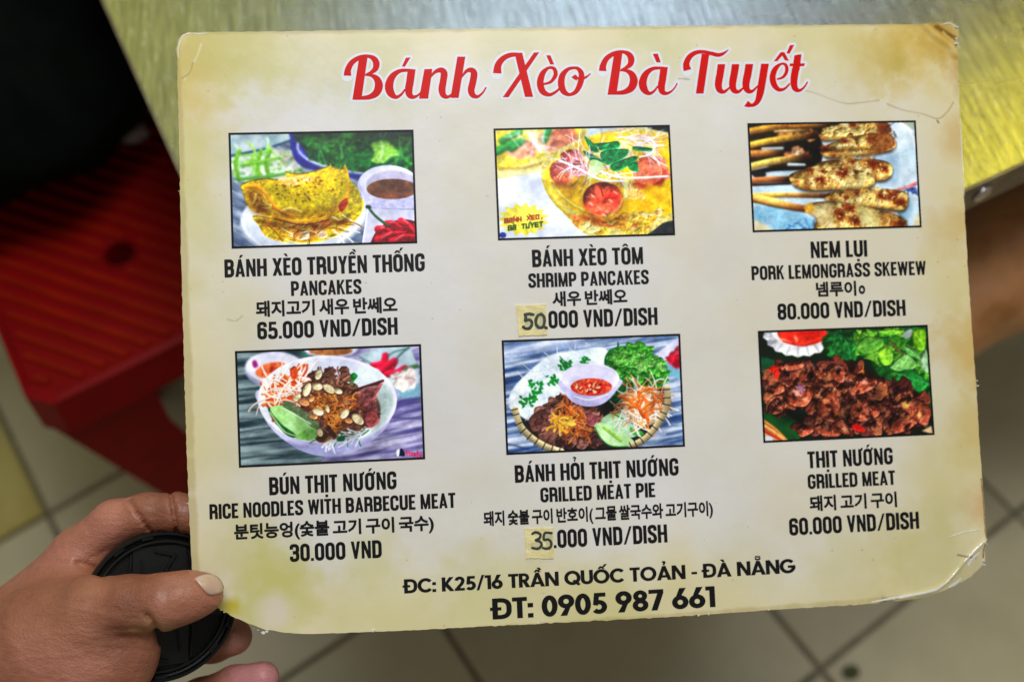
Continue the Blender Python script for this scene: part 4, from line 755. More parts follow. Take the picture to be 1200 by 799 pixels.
    # four angle-section legs, splayed
    for sx in (0, 1):
        for sy in (0, 1):
            cx = K+er*(w if sx else 0)+eu*(w if sy else 0); dx = er*(-1 if sx else 1); dy = eu*(-1 if sy else 1); spl = dx*.070; parts = []
            for d, o_ in ((dx, dy), (dy, dx)):
                top = cx+(dx+dy)*.004+[0, 0, Z-.046-cx[2]]; bot = cx+spl+[0, 0, -cx[2]]; wt, wb, th = .095, .062, .0045; V = []
                mid = top*.78+bot*.22; wm = .076
                for p, ww in ((bot, wb), (mid, wm), (top, wt)): V += [p+o_*.0006, p+d*ww+o_*.0006, p+d*ww+o_*th, p+o_*th]
                F = [(0, 1, 2, 3), (11, 10, 9, 8)]+[(l*4+i, (l+1)*4+i, (l+1)*4+(i+1) % 4, l*4+(i+1) % 4) for l in range(2) for i in range(4)]
                parts.append((V, F)) if d is dx else parts.append((np.array(V)+d*.0051, F))
            bm_v, bm_f = join(parts); o = mesh_obj('leg', bm_v, bm_f, PL, t); bmf(o)
    for s in (0, 1):
        for d, q in ((eu, er),):
            p = K+q*(w-.042 if s else .042); p0 = p+d*.01+[0, 0, .20-p[2]]; V, F = box8(d*(w-.02), q*(-.006 if s else .006), (0, 0, .024), p0); mesh_obj('cross_bar', V, F, PL, t)
    return ctr, er, eu
def bmf(o):
    bm = bmesh.new(); bm.from_mesh(o.data); bmesh.ops.recalc_face_normals(bm, faces=bm.faces); bm.to_mesh(o.data); bm.free()
stool_ctr, s_er, s_eu = stool()

# ================================================================ things on the stool
def bag():
    c = np.array(at_z(np.array(8.), np.array(62.), .52)); n, m = 72, 48; rg = np.random.RandomState(2); NZ = vnoise(m+1, n, 9, 71, octaves=3); V = []
    for j in range(m+1):
        ph = -math.pi/2+math.pi*j/m
        for i in range(n):
            th = i/n*2*math.pi; nz = NZ[j, i]*(1-abs(j/m-.5)*1.2)+.5*abs(j/m-.5)*1.2; s = 1+.16*math.sin(th*2+.6)*math.cos(ph)+.10*math.sin(3*th+ph*2)+.16*(nz-.5)+.03*math.sin(th*11+3*ph)*math.cos(ph)
            a, b, h = math.cos(ph)*math.cos(th)*.185*s, math.cos(ph)*math.sin(th)*.165*s, math.sin(ph)*.10*s; V.append(c+s_er*a*1.+s_eu*b+np.array([0, 0, max(h, -.0985)]))
    F = [(j*n+i, j*n+(i+1) % n, (j+1)*n+(i+1) % n, (j+1)*n+i) for j in range(m) for i in range(n)]
    t = thing('cloth_bag', 'slack black cloth bag filling the back of the red stool under the table', 'bag', (c[0], c[1], .421)); mesh_obj('bag_body', V, F, simple_mat('black_cloth', (.0022, .0042, .003), .95, noise=.5, nscale=30, bump=.5, bscale=600, spec=.08), t, True)
    p = np.array(at_z(np.array(148.), np.array(154.), .43)); V = []
    for j in range(9):
        for i in range(14): th = i/14*6.283; ph = -1.57+3.14*j/8; s = 1+.3*(rg.rand()-.5); V.append((math.cos(ph)*math.cos(th)*.022*s, math.cos(ph)*math.sin(th)*.012*s, max(math.sin(ph)*.010*s, -.0085)))
    F = [(j*14+i, j*14+(i+1) % 14, (j+1)*14+(i+1) % 14, (j+1)*14+i) for j in range(8) for i in range(14)]
    o = mesh_obj('paper_tissue', V, F, simple_mat('grey_paper', (.40, .33, .32), .9)); o.location = (p[0], p[1], .4285); tag(o, 'small crumpled pale tissue on the red stool beside the black bag', 'tissue')
bag()
# ================================================================ the menu card
CN = np.array([math.sin(math.radians(6)), math.sin(math.radians(2)), 1.]); CN /= np.linalg.norm(CN)   # towards the camera, camera space
CP = -.52*CN[2]
CNW = RX@CN
FOLD = np.array([(1056, 700.5), (1075, 696), (1096, 691), (1108, 683), (1122, 669), (1134, 654), (1143, 646), (1157, 632)], float)
PEEL = np.array([(1086, 26), (1096, 36), (1108, 44), (1118, 51), (1123, 60)], float)
def past(P, line, sign):
    """signed distance past a crease line (positive on its outer side)"""
    best = np.full(P.shape[:-1], 1e9); sg = np.zeros(P.shape[:-1])
    for a, b in zip(line[:-1], line[1:]):
        e = b-a; t = np.clip(((P-a)@e)/(e@e), 0, 1); d = P-a-t[..., None]*e; l = np.hypot(d[..., 0], d[..., 1])
        cr = e[0]*d[..., 1]-e[1]*d[..., 0]; m = l < best; best = np.where(m, l, best); sg = np.where(m, np.sign(cr), sg)
    return best*sg*sign
def card_height(px, py):
    P = np.stack([np.asarray(px, float), np.asarray(py, float)], -1); u = (P[..., 0]-660)/460; v = (P[..., 1]-390)/350
    h = -.0018*u*u+.0012*np.sin(u*2.1+v)+.0010*v*v-.0006*np.sin(v*3+u*2)
    h += .00010*np.sin(P[..., 0]*.031+P[..., 1]*.017)*np.sin(P[..., 1]*.037)
    d = past(P, FOLD, 1); h += -np.clip(d, 0, 60)*.00012+.0005*np.exp(-(d/2.6)**2)*((P[..., 0] > 1050) & (P[..., 1] > 600))
    d2 = past(P, PEEL, -1); near = ((P[..., 0] > 1070) & (P[..., 1] < 80))
    h += near*(-.0006*np.exp(-(d2/2.5)**2)+.00055*np.exp(-((d2+6)/2.2)**2)-.0004*np.exp(-((d2+11)/2.2)**2)+.00012*np.clip(d2, 0, 30))
    return h
def on_card(px, py, lift=0.):
    c = camv(px, py); t = CP/(c@CN)
    p = c*t[..., None]; h = card_height(px, py)+lift
    p = p+CN*h[..., None] if np.ndim(h) else p+CN*h
    return p@RX.T+EYEN
cc = on_card(np.array(660.), np.array(390.))
EXW = on_card(np.array(1121.), np.array(28.))-on_card(np.array(206.), np.array(37.)); EXW /= np.linalg.norm(EXW)
EYW = np.cross(CNW, EXW)                       # towards the card's top edge
CORNER = on_card(np.array(206.), np.array(37.))
def card_uv(px, py):
    d = on_card(px, py)-CORNER; return np.stack([(d@EXW)/.424, 1+(d@EYW)/.312], -1)

menu = thing('menu_card', 'large worn laminated menu card with six dish photos and red script title', 'menu', cc)

# printed parchment ground (flat print)
def parchment():
    H, W = 660, 900; Hm = homography([(206, 37), (1121, 28), (1160, 686), (226, 754)], [(0, 0), (W, 0), (W, H), (0, H)])
    Y, X = np.mgrid[0:H, 0:W]; u, v = X/W, Y/H
    e = np.minimum(np.minimum(u, 1-u)*W, np.minimum(v, 1-v)*H)
    n1 = vnoise(H, W, 130, 5, octaves=5, gain=.55); n2 = vnoise(H, W, 60, 9, octaves=5, gain=.6); n3 = vnoise(H, W, 16, 4, octaves=4, gain=.6)
    m = np.clip(1.05-e/90+(n1-.5)*1.1, 0, 1); m = m*m*(3-2*m)
    base = np.array((211, 210, 207)); cream = np.array((212, 203, 164)); mo = (np.clip((vnoise(H, W, 110, 61, octaves=5, gain=.55)-.42)*3.2, 0, 1)*.55)[..., None]; a = (base*(1-mo)+np.array((206, 200, 178))*mo)*(1-m[..., None])+cream*m[..., None]
    a = a*(1+(n2-.5)[..., None]*.04)
    g = np.clip((vnoise(H, W, 75, 77, octaves=3)-.5)*4, 0, 1)*np.clip(1.1-e/110, 0.03, 1); a = a*(1-.25*g[..., None])+np.array((192, 183, 116))*.25*g[..., None]
    pk = np.clip((vnoise(H, W, 90, 31, octaves=3)-.55)*5, 0, 1)*.12; a = a*(1-pk[..., None])+np.array((210, 204, 206))*pk[..., None]
    w = np.clip((u-.55)/.45, 0, 1)**1.3*.42; a = a*(1-w[..., None])+np.array((204, 190, 140))*w[..., None]
    for x, y, r, col, al in ((225, 60, 34, (196, 176, 100), .7), (250, 50, 60, (190, 178, 92), .6), (225, 110, 40, (200, 178, 96), .55), (215, 180, 40, (196, 190, 110), .5), (290, 60, 60, (190, 186, 120), .5),
                             (225, 260, 34, (196, 194, 140), .5), (220, 330, 22, (198, 190, 130), .5), (1060, 60, 60, (192, 158, 60), .75), (1045, 75, 24, (160, 140, 40), .45), (1100, 45, 42, (176, 140, 52), .75),
                             (1010, 60, 50, (190, 172, 100), .55), (1115, 80, 26, (170, 128, 60), .6), (1122, 100, 16, (140, 96, 40), .6), (1118, 160, 30, (196, 165, 105), .7), (1125, 260, 40, (192, 165, 100), .65), (1135, 400, 44, (190, 158, 84), .7),
                             (1110, 330, 40, (198, 184, 120), .5), (1140, 500, 36, (192, 168, 96), .6), (1150, 590, 26, (196, 150, 96), .6), (1090, 560, 50, (196, 184, 128), .4), (1080, 640, 60, (186, 178, 110), .5),
                             (310, 700, 44, (178, 178, 80), .5), (270, 640, 44, (190, 186, 120), .45), (330, 655, 30, (186, 180, 90), .35), (420, 640, 40, (196, 192, 132), .4), (560, 710, 60, (196, 192, 132), .5), (700, 715, 60, (192, 186, 120), .5), (450, 720, 70, (200, 194, 134), .5), (262, 705, 12, (180, 165, 40), .8), (245, 722, 14, (180, 165, 40), .7),  # olive spots by the thumb tip: its shadow put into the print colour
                             (318, 715, 18, (216, 204, 198), .7), (980, 655, 50, (196, 190, 140), .5), (860, 680, 50, (196, 190, 140), .4), (420, 60, 60, (186, 188, 140), .35), (600, 55, 50, (190, 192, 150), .35), (760, 45, 50, (186, 186, 126), .45), (930, 50, 60, (190, 186, 130), .45), (1020, 160, 30, (204, 196, 150), .4)):
        q = happly(Hm, [(x, y)])[0]; d = np.hypot(X-q[0], Y-q[1])/r+(n2-.5)*1.5+(n3-.5)*.7; k = np.clip(1.25-d, 0, 1)*al
        a = a*(1-k[..., None])+np.array(col)*k[..., None]
    k = (W-X)/7.+(n3-.5)*.8; k = np.clip(1-k, 0, 1)*.65*(v > .04); a = a*(1-k[..., None])+np.array((150, 105, 50))*k[..., None]
    k = np.clip(1.2-np.minimum(X, np.minimum(Y, H-Y))/3.+(n3-.5)*1.6, 0, 1)*.35; a = a*(1-k[..., None])+np.array((150, 130, 70))*k[..., None]
    # specks, hairline cracks of the laminate
    rg = np.random.RandomState(3)
    for _ in range(120):
        x, y = rg.randint(4, W-4), rg.randint(4, H-4); a[y, x:x+rg.randint(1, 3)] *= .72+.15*rg.rand()
    def crack(P, w, col, al):
        Q = catmull(happly(Hm, P), 14, False); w = w*.85
        for (x0, y0), (x1, y1) in zip(Q[:-1], Q[1:]):
            for t in np.linspace(0, 1, 6):
                x, y = x0+(x1-x0)*t, y0+(y1-y0)*t; xi, yi = int(x), int(y)
                if 2 < xi < W-3 and 2 < yi < H-3:
                    sub = a[yi-1:yi+2, xi-1:xi+2]; yy, xx = np.mgrid[yi-1:yi+2, xi-1:xi+2]; kk = np.clip(1-np.hypot(xx+.5-x, yy+.5-y)/w, 0, 1)*al
                    a[yi-1:yi+2, xi-1:xi+2] = sub*(1-kk[..., None])+np.array(col)*kk[..., None]
    crack([(925, 105), (945, 108), (980, 120), (1000, 120), (1023, 117)], 1.0, (150, 135, 100), .36)
    crack([(1032, 121), (1050, 128), (1075, 133), (1092, 138), (1103, 130), (1110, 119)], 1.0, (150, 130, 90), .38)
    crack([(1115, 645), (1130, 648), (1138, 649)], 1.1, (110, 95, 60), .7); crack([(1091, 140), (1093, 143)], 1., (110, 90, 60), .8)
    crack([(235, 50), (228, 68), (214, 92)], 1.3, (222, 212, 170), .4); crack([(212, 90), (220, 84), (225, 72)], 1.1, (160, 140, 90), .4); crack([(222, 40), (240, 38)], 1.2, (225, 220, 190), .8)
    crack([(262, 370), (272, 372), (280, 366)], 1., (175, 172, 150), .6); crack([(790, 92), (803, 93)], 1., (150, 150, 130), .7)
    P = [(1089, 31), (1098, 37), (1108, 43), (1118, 49)]
    for k, (dx, dy) in enumerate(((0, 0), (-1, 1))): crack([(x+dx, y+dy) for x, y in P], 2., (130, 98, 30), .5)
    crack([(1097, 38), (1105, 45), (1114, 50)], 1.6, (206, 176, 96), .8); crack([(1105, 53), (1112, 58), (1117, 61)], 1.4, (200, 172, 96), .7)
    return np.clip(a/255.*np.array((.922, .914, .920)), 0, 1)

def print_image(name, arr):
    """code-painted print -> image datablock"""
    h, w = arr.shape[:2]; im = bpy.data.images.new(name, w, h); buf = np.ones((h, w, 4), np.float32); buf[..., :3] = arr[::-1]
    im.pixels.foreach_set(buf.ravel()); im.update(); im.pack(); return im
def print_mat(name, arr, gain=1/PAPER, rough=.36):
    m, nt, b = new_mat(name); L = nt.links; im = print_image(name+'_print', arr)
    t = node(nt, 'ShaderNodeTexImage'); t.image = im; t.interpolation = 'Cubic'; t.extension = 'EXTEND'
    g = node(nt, 'ShaderNodeMix', data_type='RGBA', blend_type='MULTIPLY'); g.inputs[0].default_value = 1.; g.inputs[7].default_value = (gain, gain, gain, 1); g.clamp_result = False
    L.new(t.outputs['Color'], g.inputs[6]); L.new(g.outputs[2], b.inputs['Base Color'])
    b.inputs['Roughness'].default_value = rough; b.inputs['Specular IOR Level'].default_value = .35
    tc = node(nt, 'ShaderNodeTexCoord'); n = node(nt, 'ShaderNodeTexNoise', Scale=220., Detail=4.); n2 = node(nt, 'ShaderNodeTexNoise', Scale=24., Detail=2.)
    L.new(tc.outputs['Object'], n.inputs['Vector']); L.new(tc.outputs['Object'], n2.inputs['Vector'])
    bp = node(nt, 'ShaderNodeBump', Strength=.12, Distance=.0006); bp2 = node(nt, 'ShaderNodeBump', Strength=.25, Distance=.003)
    L.new(n.outputs['Fac'], bp.inputs['Height']); L.new(n2.outputs['Fac'], bp2.inputs['Height']); L.new(bp2.outputs['Normal'], bp.inputs['Normal']); L.new(bp.outputs['Normal'], b.inputs['Normal'])
    return m

OUT = [(206.5, 74), (206, 56), (208.5, 46), (213, 39.5), (221, 37), (240, 36.8), (400, 35), (700, 32), (1000, 30), (1080, 29.2), (1097, 27.5), (1110, 27.5), (1117, 31), (1121, 38), (1121.5, 44), (1118.5, 47), (1120, 51), (1121.5, 56),
       (1124, 120), (1130, 220), (1137, 330), (1145, 440), (1151.5, 550), (1156, 620), (1158, 632), (1157, 640), (1158.5, 655), (1155, 664), (1146, 673), (1137, 679), (1122, 686), (1108, 692), (1085, 699), (1061, 703.5),
       (1000, 708), (900, 713.5), (800, 720.5), (650, 728.5), (575, 732.5), (440, 740), (365, 743), (335, 742), (312, 738.5), (290, 731), (270, 722), (255, 713.5), (240, 705), (230, 696), (225, 682), (222.5, 650), (219, 570), (215, 450), (211, 300), (208, 140)]
def build_card():
    rg = np.random.RandomState(5); P = []
    for a, b in zip(OUT, OUT[1:]+OUT[:1]):
        L = math.dist(a, b); n = max(1, int(L/5))
        for k in range(n):
            t = k/n; j = .28 if L > 30 else .35; P.append((a[0]+(b[0]-a[0])*t+rg.randn()*j, a[1]+(b[1]-a[1])*t+rg.randn()*j))
    P = np.array(P); c = Canvas([(0, 0), (PW, 0), (PW, PH), (0, PH)], (0, 0, 0))
    X, Y = np.meshgrid(np.arange(205, 1165, 9.), np.arange(30, 750, 9.)); Q = np.c_[X.ravel(), Y.ravel()]
    for (x0, x1, y0, y1) in ((1040, 1162, 622, 712), (1075, 1128, 24, 74)):
        Q = Q[~((Q[:, 0] > x0) & (Q[:, 0] < x1) & (Q[:, 1] > y0) & (Q[:, 1] < y1))]
        X, Y = np.meshgrid(np.arange(x0, x1, 2.), np.arange(y0, y1, 2.)); Q = np.r_[Q, np.c_[X.ravel(), Y.ravel()]]
    d = np.concatenate([c.field(P, q[:, 0][None], q[:, 1][None])[0] for q in np.array_split(Q, 40)]); Q = Q[d < -1.2]
    k = len(P); r = geometry.delaunay_2d_cdt([Vector(p) for p in np.r_[P, Q]], [], [list(range(k))], 1, 1e-4)
    V2 = np.array([tuple(v) for v in r[0]]); F = [tuple(f) for f in r[2]]
    x, y = V2[:, 0], V2[:, 1]; f0 = F[0]; ar = np.cross(V2[f0[1]]-V2[f0[0]], V2[f0[2]]-V2[f0[0]])
    if ar > 0: F = [f[::-1] for f in F]
    top = on_card(x, y); uv = card_uv(x, y)
    print('card verts', len(V2), 'outline', k)
    o = mesh_obj('printed_face', top, F, print_mat('menu_print', parchment()), menu, True, uv)
    # board behind the print: layered paper edge, 1.6 mm thick
    E = np.array([tuple(v) for v in r[0]])[:0]; px, py = P[:, 0], P[:, 1]
    rim = [on_card(px, py, l) for l in (-.00008, -.0005, -.0010, -.0016)]; out = (P-P.mean(0)); out /= np.linalg.norm(out, axis=1)[:, None]
    J = rg.rand(k)*.5+.1
    rim[1] = on_card(px+out[:, 0]*J*.9, py+out[:, 1]*J*.9, -.0005); rim[2] = on_card(px+out[:, 0]*J*.6, py+out[:, 1]*J*.6, -.0010)
    V = np.concatenate(rim); F2 = [(l*k+i, l*k+(i+1) % k, (l+1)*k+(i+1) % k, (l+1)*k+i) for l in range(3) for i in range(k)]
    r2 = geometry.delaunay_2d_cdt([Vector(p) for p in np.r_[P, Q[::7]]], [], [list(range(k))], 1, 1e-4)
    B2 = np.array([tuple(v) for v in r2[0]]); n0 = len(V); V = np.r_[V, on_card(B2[:, 0], B2[:, 1], -.0016)]; F2 += [tuple(i+n0 for i in f) for f in r2[2]]
    mesh_obj('board', V, F2, simple_mat('board_paper', seen((196, 176, 120)), .8, noise=.0, nscale=700, col2=seen((130, 96, 50))), menu)
build_card()

INK = simple_mat('black_ink', (.008, .008, .009), .42, spec=.22)
RED = simple_mat('red_ink', (.76, .005, .003), .4, spec=.12, col2=(.70, .004, .002), nscale=90)
HALO = simple_mat('pale_blue_white_ink', seen((194, 197, 214)), .36, spec=.35)

def flat_print(name, polys, mat, lift, parent=None, xf=None):
    V, F = union_mesh(polys); V = V if xf is None else xf(V)
    a = np.cross(V[F[0][1]]-V[F[0][0]], V[F[0][2]]-V[F[0][0]])
    if a > 0: F = [f[::-1] for f in F]
    return mesh_obj(name, on_card(V[:, 0], V[:, 1], lift), F, mat, parent or menu)

# ---------------------------------------------------------------- title in a slanted brush script
def title():
    def to(cx, cy, k, sx=0, sy=0, sc_=1., ox=0, oy=0):
        return lambda p: (((cx+p[0]/k)-ox)*sc_+ox+sx, ((cy+p[1]/k)-oy)*sc_+oy+sy)
    f1, f2, f3 = to(395, 40, 6.667), to(570, 40, 5.217), to(780, 40, 6.667)
    items = []
    def Vs(f, k, pts):
        A = catmull([(*f(p), p[2]/k) for p in pts], 6, False); items.append(('s', A[:, :2], A[:, 2]))
    def Ps(f, pts): items.append(('p', np.array([f(p) for p in pts]), None))
    def bigB(f, k):
        Ps(f, [(170, 186), (238, 176), (190, 505), (118, 510)])
        Vs(f, k, [(80, 321, 60), (84, 275, 50), (112, 222, 42), (158, 188, 36), (205, 172, 30), (245, 170, 26), (285, 188, 42), (306, 225, 52), (298, 268, 44), (262, 298, 26), (222, 312, 12)])
        Vs(f, k, [(218, 318, 10), (268, 320, 26), (310, 348, 50), (326, 400, 64), (306, 455, 58), (255, 487, 40), (190, 496, 28), (130, 502, 16)])
    def smalla(f, k, tail):
        Vs(f, k, [(604, 283, 20), (548, 280, 24), (484, 288, 32), (430, 332, 52), (406, 400, 66), (420, 458, 60), (460, 490, 30), (500, 470, 20), (530, 430, 14)])
        Ps(f, [(552, 273), (614, 273), (596, 400), (535, 400)])
        Vs(f, k, [(568, 380, 60), (560, 430, 60), (568, 474, 50), (600, 490, 28)]+tail)
    bigB(f1, 6.667); smalla(f1, 6.667, [(640, 470, 16), (670, 430, 11)]); Ps(f1, [(538, 182), (574, 180), (530, 252), (506, 250)])
    Ps(f1, [(682, 272), (745, 270), (712, 503), (640, 503)]); Vs(f1, 6.667, [(722, 345, 12), (765, 295, 26), (810, 280, 42), (836, 305, 54), (830, 365, 54), (820, 430, 56), (832, 476, 46), (868, 490, 24), (905, 460, 14)])
    Ps(f1, [(940, 175), (1003, 175), (950, 498), (886, 498)]); Vs(f1, 6.667, [(972, 338, 12), (1010, 290, 26), (1046, 280, 40), (1070, 305, 52), (1062, 370, 54), (1048, 435, 54), (1062, 476, 44), (1100, 488, 24), (1140, 455, 15), (1165, 415, 12)])
    K = 5.217
    Vs(f2, K, [(66, 240, 52), (72, 190, 42), (102, 150, 34), (150, 128, 28), (215, 126, 20)]); Ps(f2, [(172, 116), (219, 115), (286, 385), (236, 385)]); Ps(f2, [(291, 114), (323, 113), (136, 386), (100, 386)])
    Vs(f2, K, [(345, 308, 12), (392, 294, 18), (422, 252, 26), (414, 214, 22), (380, 208, 17), (344, 242, 34), (329, 300, 42), (345, 352, 38), (385, 372, 22), (425, 354, 16), (455, 325, 11)]); Ps(f2, [(365, 131), (391, 131), (414, 187), (390, 187)])
    Vs(f2, K, [(540, 208, 17), (500, 216, 22), (466, 252, 36), (457, 305, 42), (472, 352, 36), (508, 372, 20), (548, 352, 28), (574, 300, 36), (580, 245, 34), (560, 214, 22), (535, 208, 16)])
    Ps(f2, [(518, 266), (542, 248), (558, 262), (552, 288), (532, 276)]); Vs(f2, K, [(548, 268, 10), (575, 276, 18), (608, 266, 14), (637, 243, 6)])
    fB = to(395, 40, 6.667, 299.1, -4.4, .985, 402.8, 90); bigB(fB, 6.667/.985)
    fa = to(395, 40, 6.667, 297.2, -3.4, .945, 450.9, 115.5); smalla(fa, 6.667/.945, [(640, 474, 17), (672, 440, 13), (690, 405, 11)]); Ps(f2, [(1015, 125), (1046, 123), (1064, 177), (1038, 177)])
    K = 6.667
    Vs(f3, K, [(167, 288, 62), (158, 240, 50), (182, 186, 42), (230, 152, 34), (290, 145, 27), (350, 158, 30), (410, 170, 30), (452, 155, 20), (487, 127, 5)]); Ps(f3, [(277, 160), (337, 165), (293, 470), (232, 470)])
    for x in (0, 110): Ps(f3, [(402+x, 241), (462+x, 241), (445+x, 350), (388+x, 350)]); Vs(f3, K, [(418+x, 330, 58), (408+x, 400, 56), (420+x, 444, 46), (456+x, 455, 26), (500+x, 418, 12)])
    Ps(f3, [(618, 240), (680, 240), (662, 350), (602, 350)]); Vs(f3, K, [(633, 330, 60), (622, 400, 56), (636, 446, 44), (672, 452, 24), (715, 410, 12)])
    Ps(f3, [(740, 238), (802, 238), (775, 400), (715, 400)]); Vs(f3, K, [(748, 380, 60), (732, 470, 56), (712, 530, 42), (680, 560, 28), (645, 562, 22)]); Ps(f3, [(607, 570), (638, 526), (662, 548), (690, 548), (690, 572), (640, 578)])
    Vs(f3, K, [(862, 360, 12), (912, 342, 22), (940, 294, 28), (932, 248, 24), (896, 240, 18), (852, 278, 40), (830, 340, 48), (842, 402, 46), (880, 440, 32), (925, 432, 20), (965, 392, 13)])
    Ps(f3, [(838, 220), (893, 148), (922, 148), (958, 215), (926, 212), (905, 176), (868, 218)]); Ps(f3, [(965, 93), (1000, 92), (963, 160), (938, 157)])
    Ps(f3, [(1000, 172), (1056, 163), (1040, 290), (982, 290)]); Vs(f3, K, [(1010, 275, 58), (996, 370, 56), (1006, 430, 46), (1042, 446, 24), (1080, 416, 15), (1103, 378, 11)]); Ps(f3, [(966, 236), (1083, 235), (1076, 258), (960, 258)])
    red, hal = [], []; h = 2.7
    for kind, P, W in items:
        if kind == 's':
            red += strip(P, W); hal += strip(P, W+2*h); hal += [disc2(P[i], W[i]/2+h, 14) for i in (0, len(P)-1)]; hal += [disc2(P[i], W[i]/2+h, 12) for i in range(3, len(P)-1, 5)]
        else:
            red.append(P); hal.append(P)
            for a, b in zip(P, np.roll(P, -1, 0)): hal += strip([a, b], 2*h); hal.append(disc2(a, h, 12))
    flat_print('title_outline', hal, HALO, .00006)
    flat_print('title_lettering', red, RED, .00014)
title()

# ---------------------------------------------------------------- condensed block capitals drawn as strokes
GW, GT = .535, .192; L0, R0, B0, T0 = GT/2, GW-GT/2, .0825, .9175; RR = .17
def S(pts, r=RR, closed=False, w=None): return ('s', round_path(pts, r, closed) if r else np.array(pts, float), closed, w or GT)
def Q(*pts): return ('p', np.array(pts, float))
def bar(x0, x1, y, t=.165): return Q((x0, y-t/2), (x1, y-t/2), (x1, y+t/2), (x0, y+t/2))
def stem(x, y0=0, y1=1, t=GT): return Q((x-t/2, y0), (x+t/2, y0), (x+t/2, y1), (x-t/2, y1))
RING = [(L0, B0), (R0, B0), (R0, T0), (L0, T0)]
GL = {
 'O': (GW, [S(RING, RR, True)]), 'C': (GW, [S([(R0, .64), (R0, T0), (L0, T0), (L0, B0), (R0, B0), (R0, .36)])]),
 'G': (GW, [S([(R0, .68), (R0, T0), (L0, T0), (L0, B0), (R0, B0), (R0, .52)]), bar(.27, GW, .475, .15)]),
 'D': (GW, [stem(L0), S([(0.02, T0), (R0, T0), (R0, B0), (0.02, B0)])]),
 'B': (GW, [stem(L0), S([(.02, T0), (R0-.01, T0), (R0-.01, .525), (.02, .525)], .14), S([(.02, .51), (R0, .51), (R0, B0), (.02, B0)], .15)]),
 'P': (GW-.01, [stem(L0), S([(.02, T0), (R0-.01, T0), (R0-.01, .455), (.02, .455)], .16)]),
 'R': (GW, [stem(L0), S([(.02, T0), (R0-.01, T0), (R0-.01, .475), (.02, .475)], .16), S([(.25, .475), (R0, .475), (R0, .10), (R0+.015, 0)], .12)]),
 'S': (GW-.01, [S([(R0, .68), (R0, T0), (L0, T0), (L0, .60), (R0, .42), (R0, B0), (L0, B0), (L0, .32)], .16)]),
 'U': (GW, [S([(L0, 1), (L0, B0), (R0, B0), (R0, 1)])]), 'I': (GT, [stem(L0)]), 'L': (.40, [stem(L0), bar(0.02, .40, B0)]),
 'E': (.42, [stem(L0), bar(.02, .42, B0), bar(.02, .42, T0), bar(.02, .37, .51, .155)]), 'T': (.46, [stem(.23), bar(0, .46, T0)]),
 'H': (GW+.01, [stem(L0), stem(GW+.01-L0), bar(.02, GW-.02, .51, .155)]),
 'N': (GW+.02, [stem(L0, t=.16), stem(GW+.02-L0, t=.16), Q((.015, 1), (.19, 1), (GW, 0), (GW-.17, 0))]),
 'M': (.66, [stem(L0, t=.16), stem(.66-L0, t=.16), Q((.01, 1), (.20, 1), (.395, 0), (.265, 0)), Q((.65, 1), (.46, 1), (.265, 0), (.395, 0))]),
 'A': (.54, [Q((0, 0), (.175, 0), (.35, 1), (.19, 1)), Q((.54, 0), (.365, 0), (.19, 1), (.35, 1)), bar(.13, .41, .235, .135)]),
 'V': (.52, [Q((0, 1), (.175, 1), (.335, 0), (.185, 0)), Q((.52, 1), (.345, 1), (.185, 0), (.335, 0))]),
 'W': (.74, [Q((0, 1), (.165, 1), (.285, 0), (.14, 0)), Q((.45, 1), (.29, 1), (.14, 0), (.285, 0)), Q((.29, 1), (.45, 1), (.60, 0), (.455, 0)), Q((.74, 1), (.575, 1), (.455, 0), (.60, 0))]),
 'Y': (.52, [Q((0, 1), (.18, 1), (.335, .40), (.185, .40)), Q((.52, 1), (.34, 1), (.185, .40), (.335, .40)), stem(.26, 0, .45)]),
 'X': (.54, [Q((0, 1), (.185, 1), (.54, 0), (.355, 0)), Q((.54, 1), (.355, 1), (0, 0), (.185, 0))]),
 'K': (.53, [stem(L0), Q((.345, 1), (.525, 1), (.20, .40), (.12, .44), (.12, .50)), Q((.20, .60), (.31, .64), (.53, 0), (.345, 0))]),
 '0': (GW, [S(RING, RR, True)]), '1': (.30, [stem(.21), Q((0, .79), (.14, .79), (.20, 1), (.13, 1), (.08, .90), (0, .88))]),
 '3': (GW, [S([(L0, .70), (L0, T0), (R0, T0), (R0, .52), (.17, .52)], .15), S([(.17, .51), (R0, .51), (R0, B0), (L0, B0), (L0, .30)], .15)]),
 '5': (GW, [bar(.06, .46, T0), Q((.04, .44), (.20, .44), (.215, 1), (.06, 1)), S([(L0+.01, .50), (L0+.06, .57), (R0, .57), (R0, B0), (L0, B0), (L0, .27)], .15)]),
 '6': (GW, [S([(R0, .70), (R0, T0), (L0, T0), (L0, B0), (R0, B0), (R0, .56), (L0, .56)], .15)]),
 '8': (GW, [S([(L0, .525), (R0, .525), (R0, T0), (L0, T0)], .14, True), S([(L0, B0), (R0, B0), (R0, .51), (L0, .51)], .15, True)]),
 '.': (.17, [Q((0, 0), (.165, 0), (.165, .165), (0, .165))]), '/': (.50, [Q((0, 0), (.14, 0), (.50, 1), (.36, 1))]), ' ': (.20, []),
}
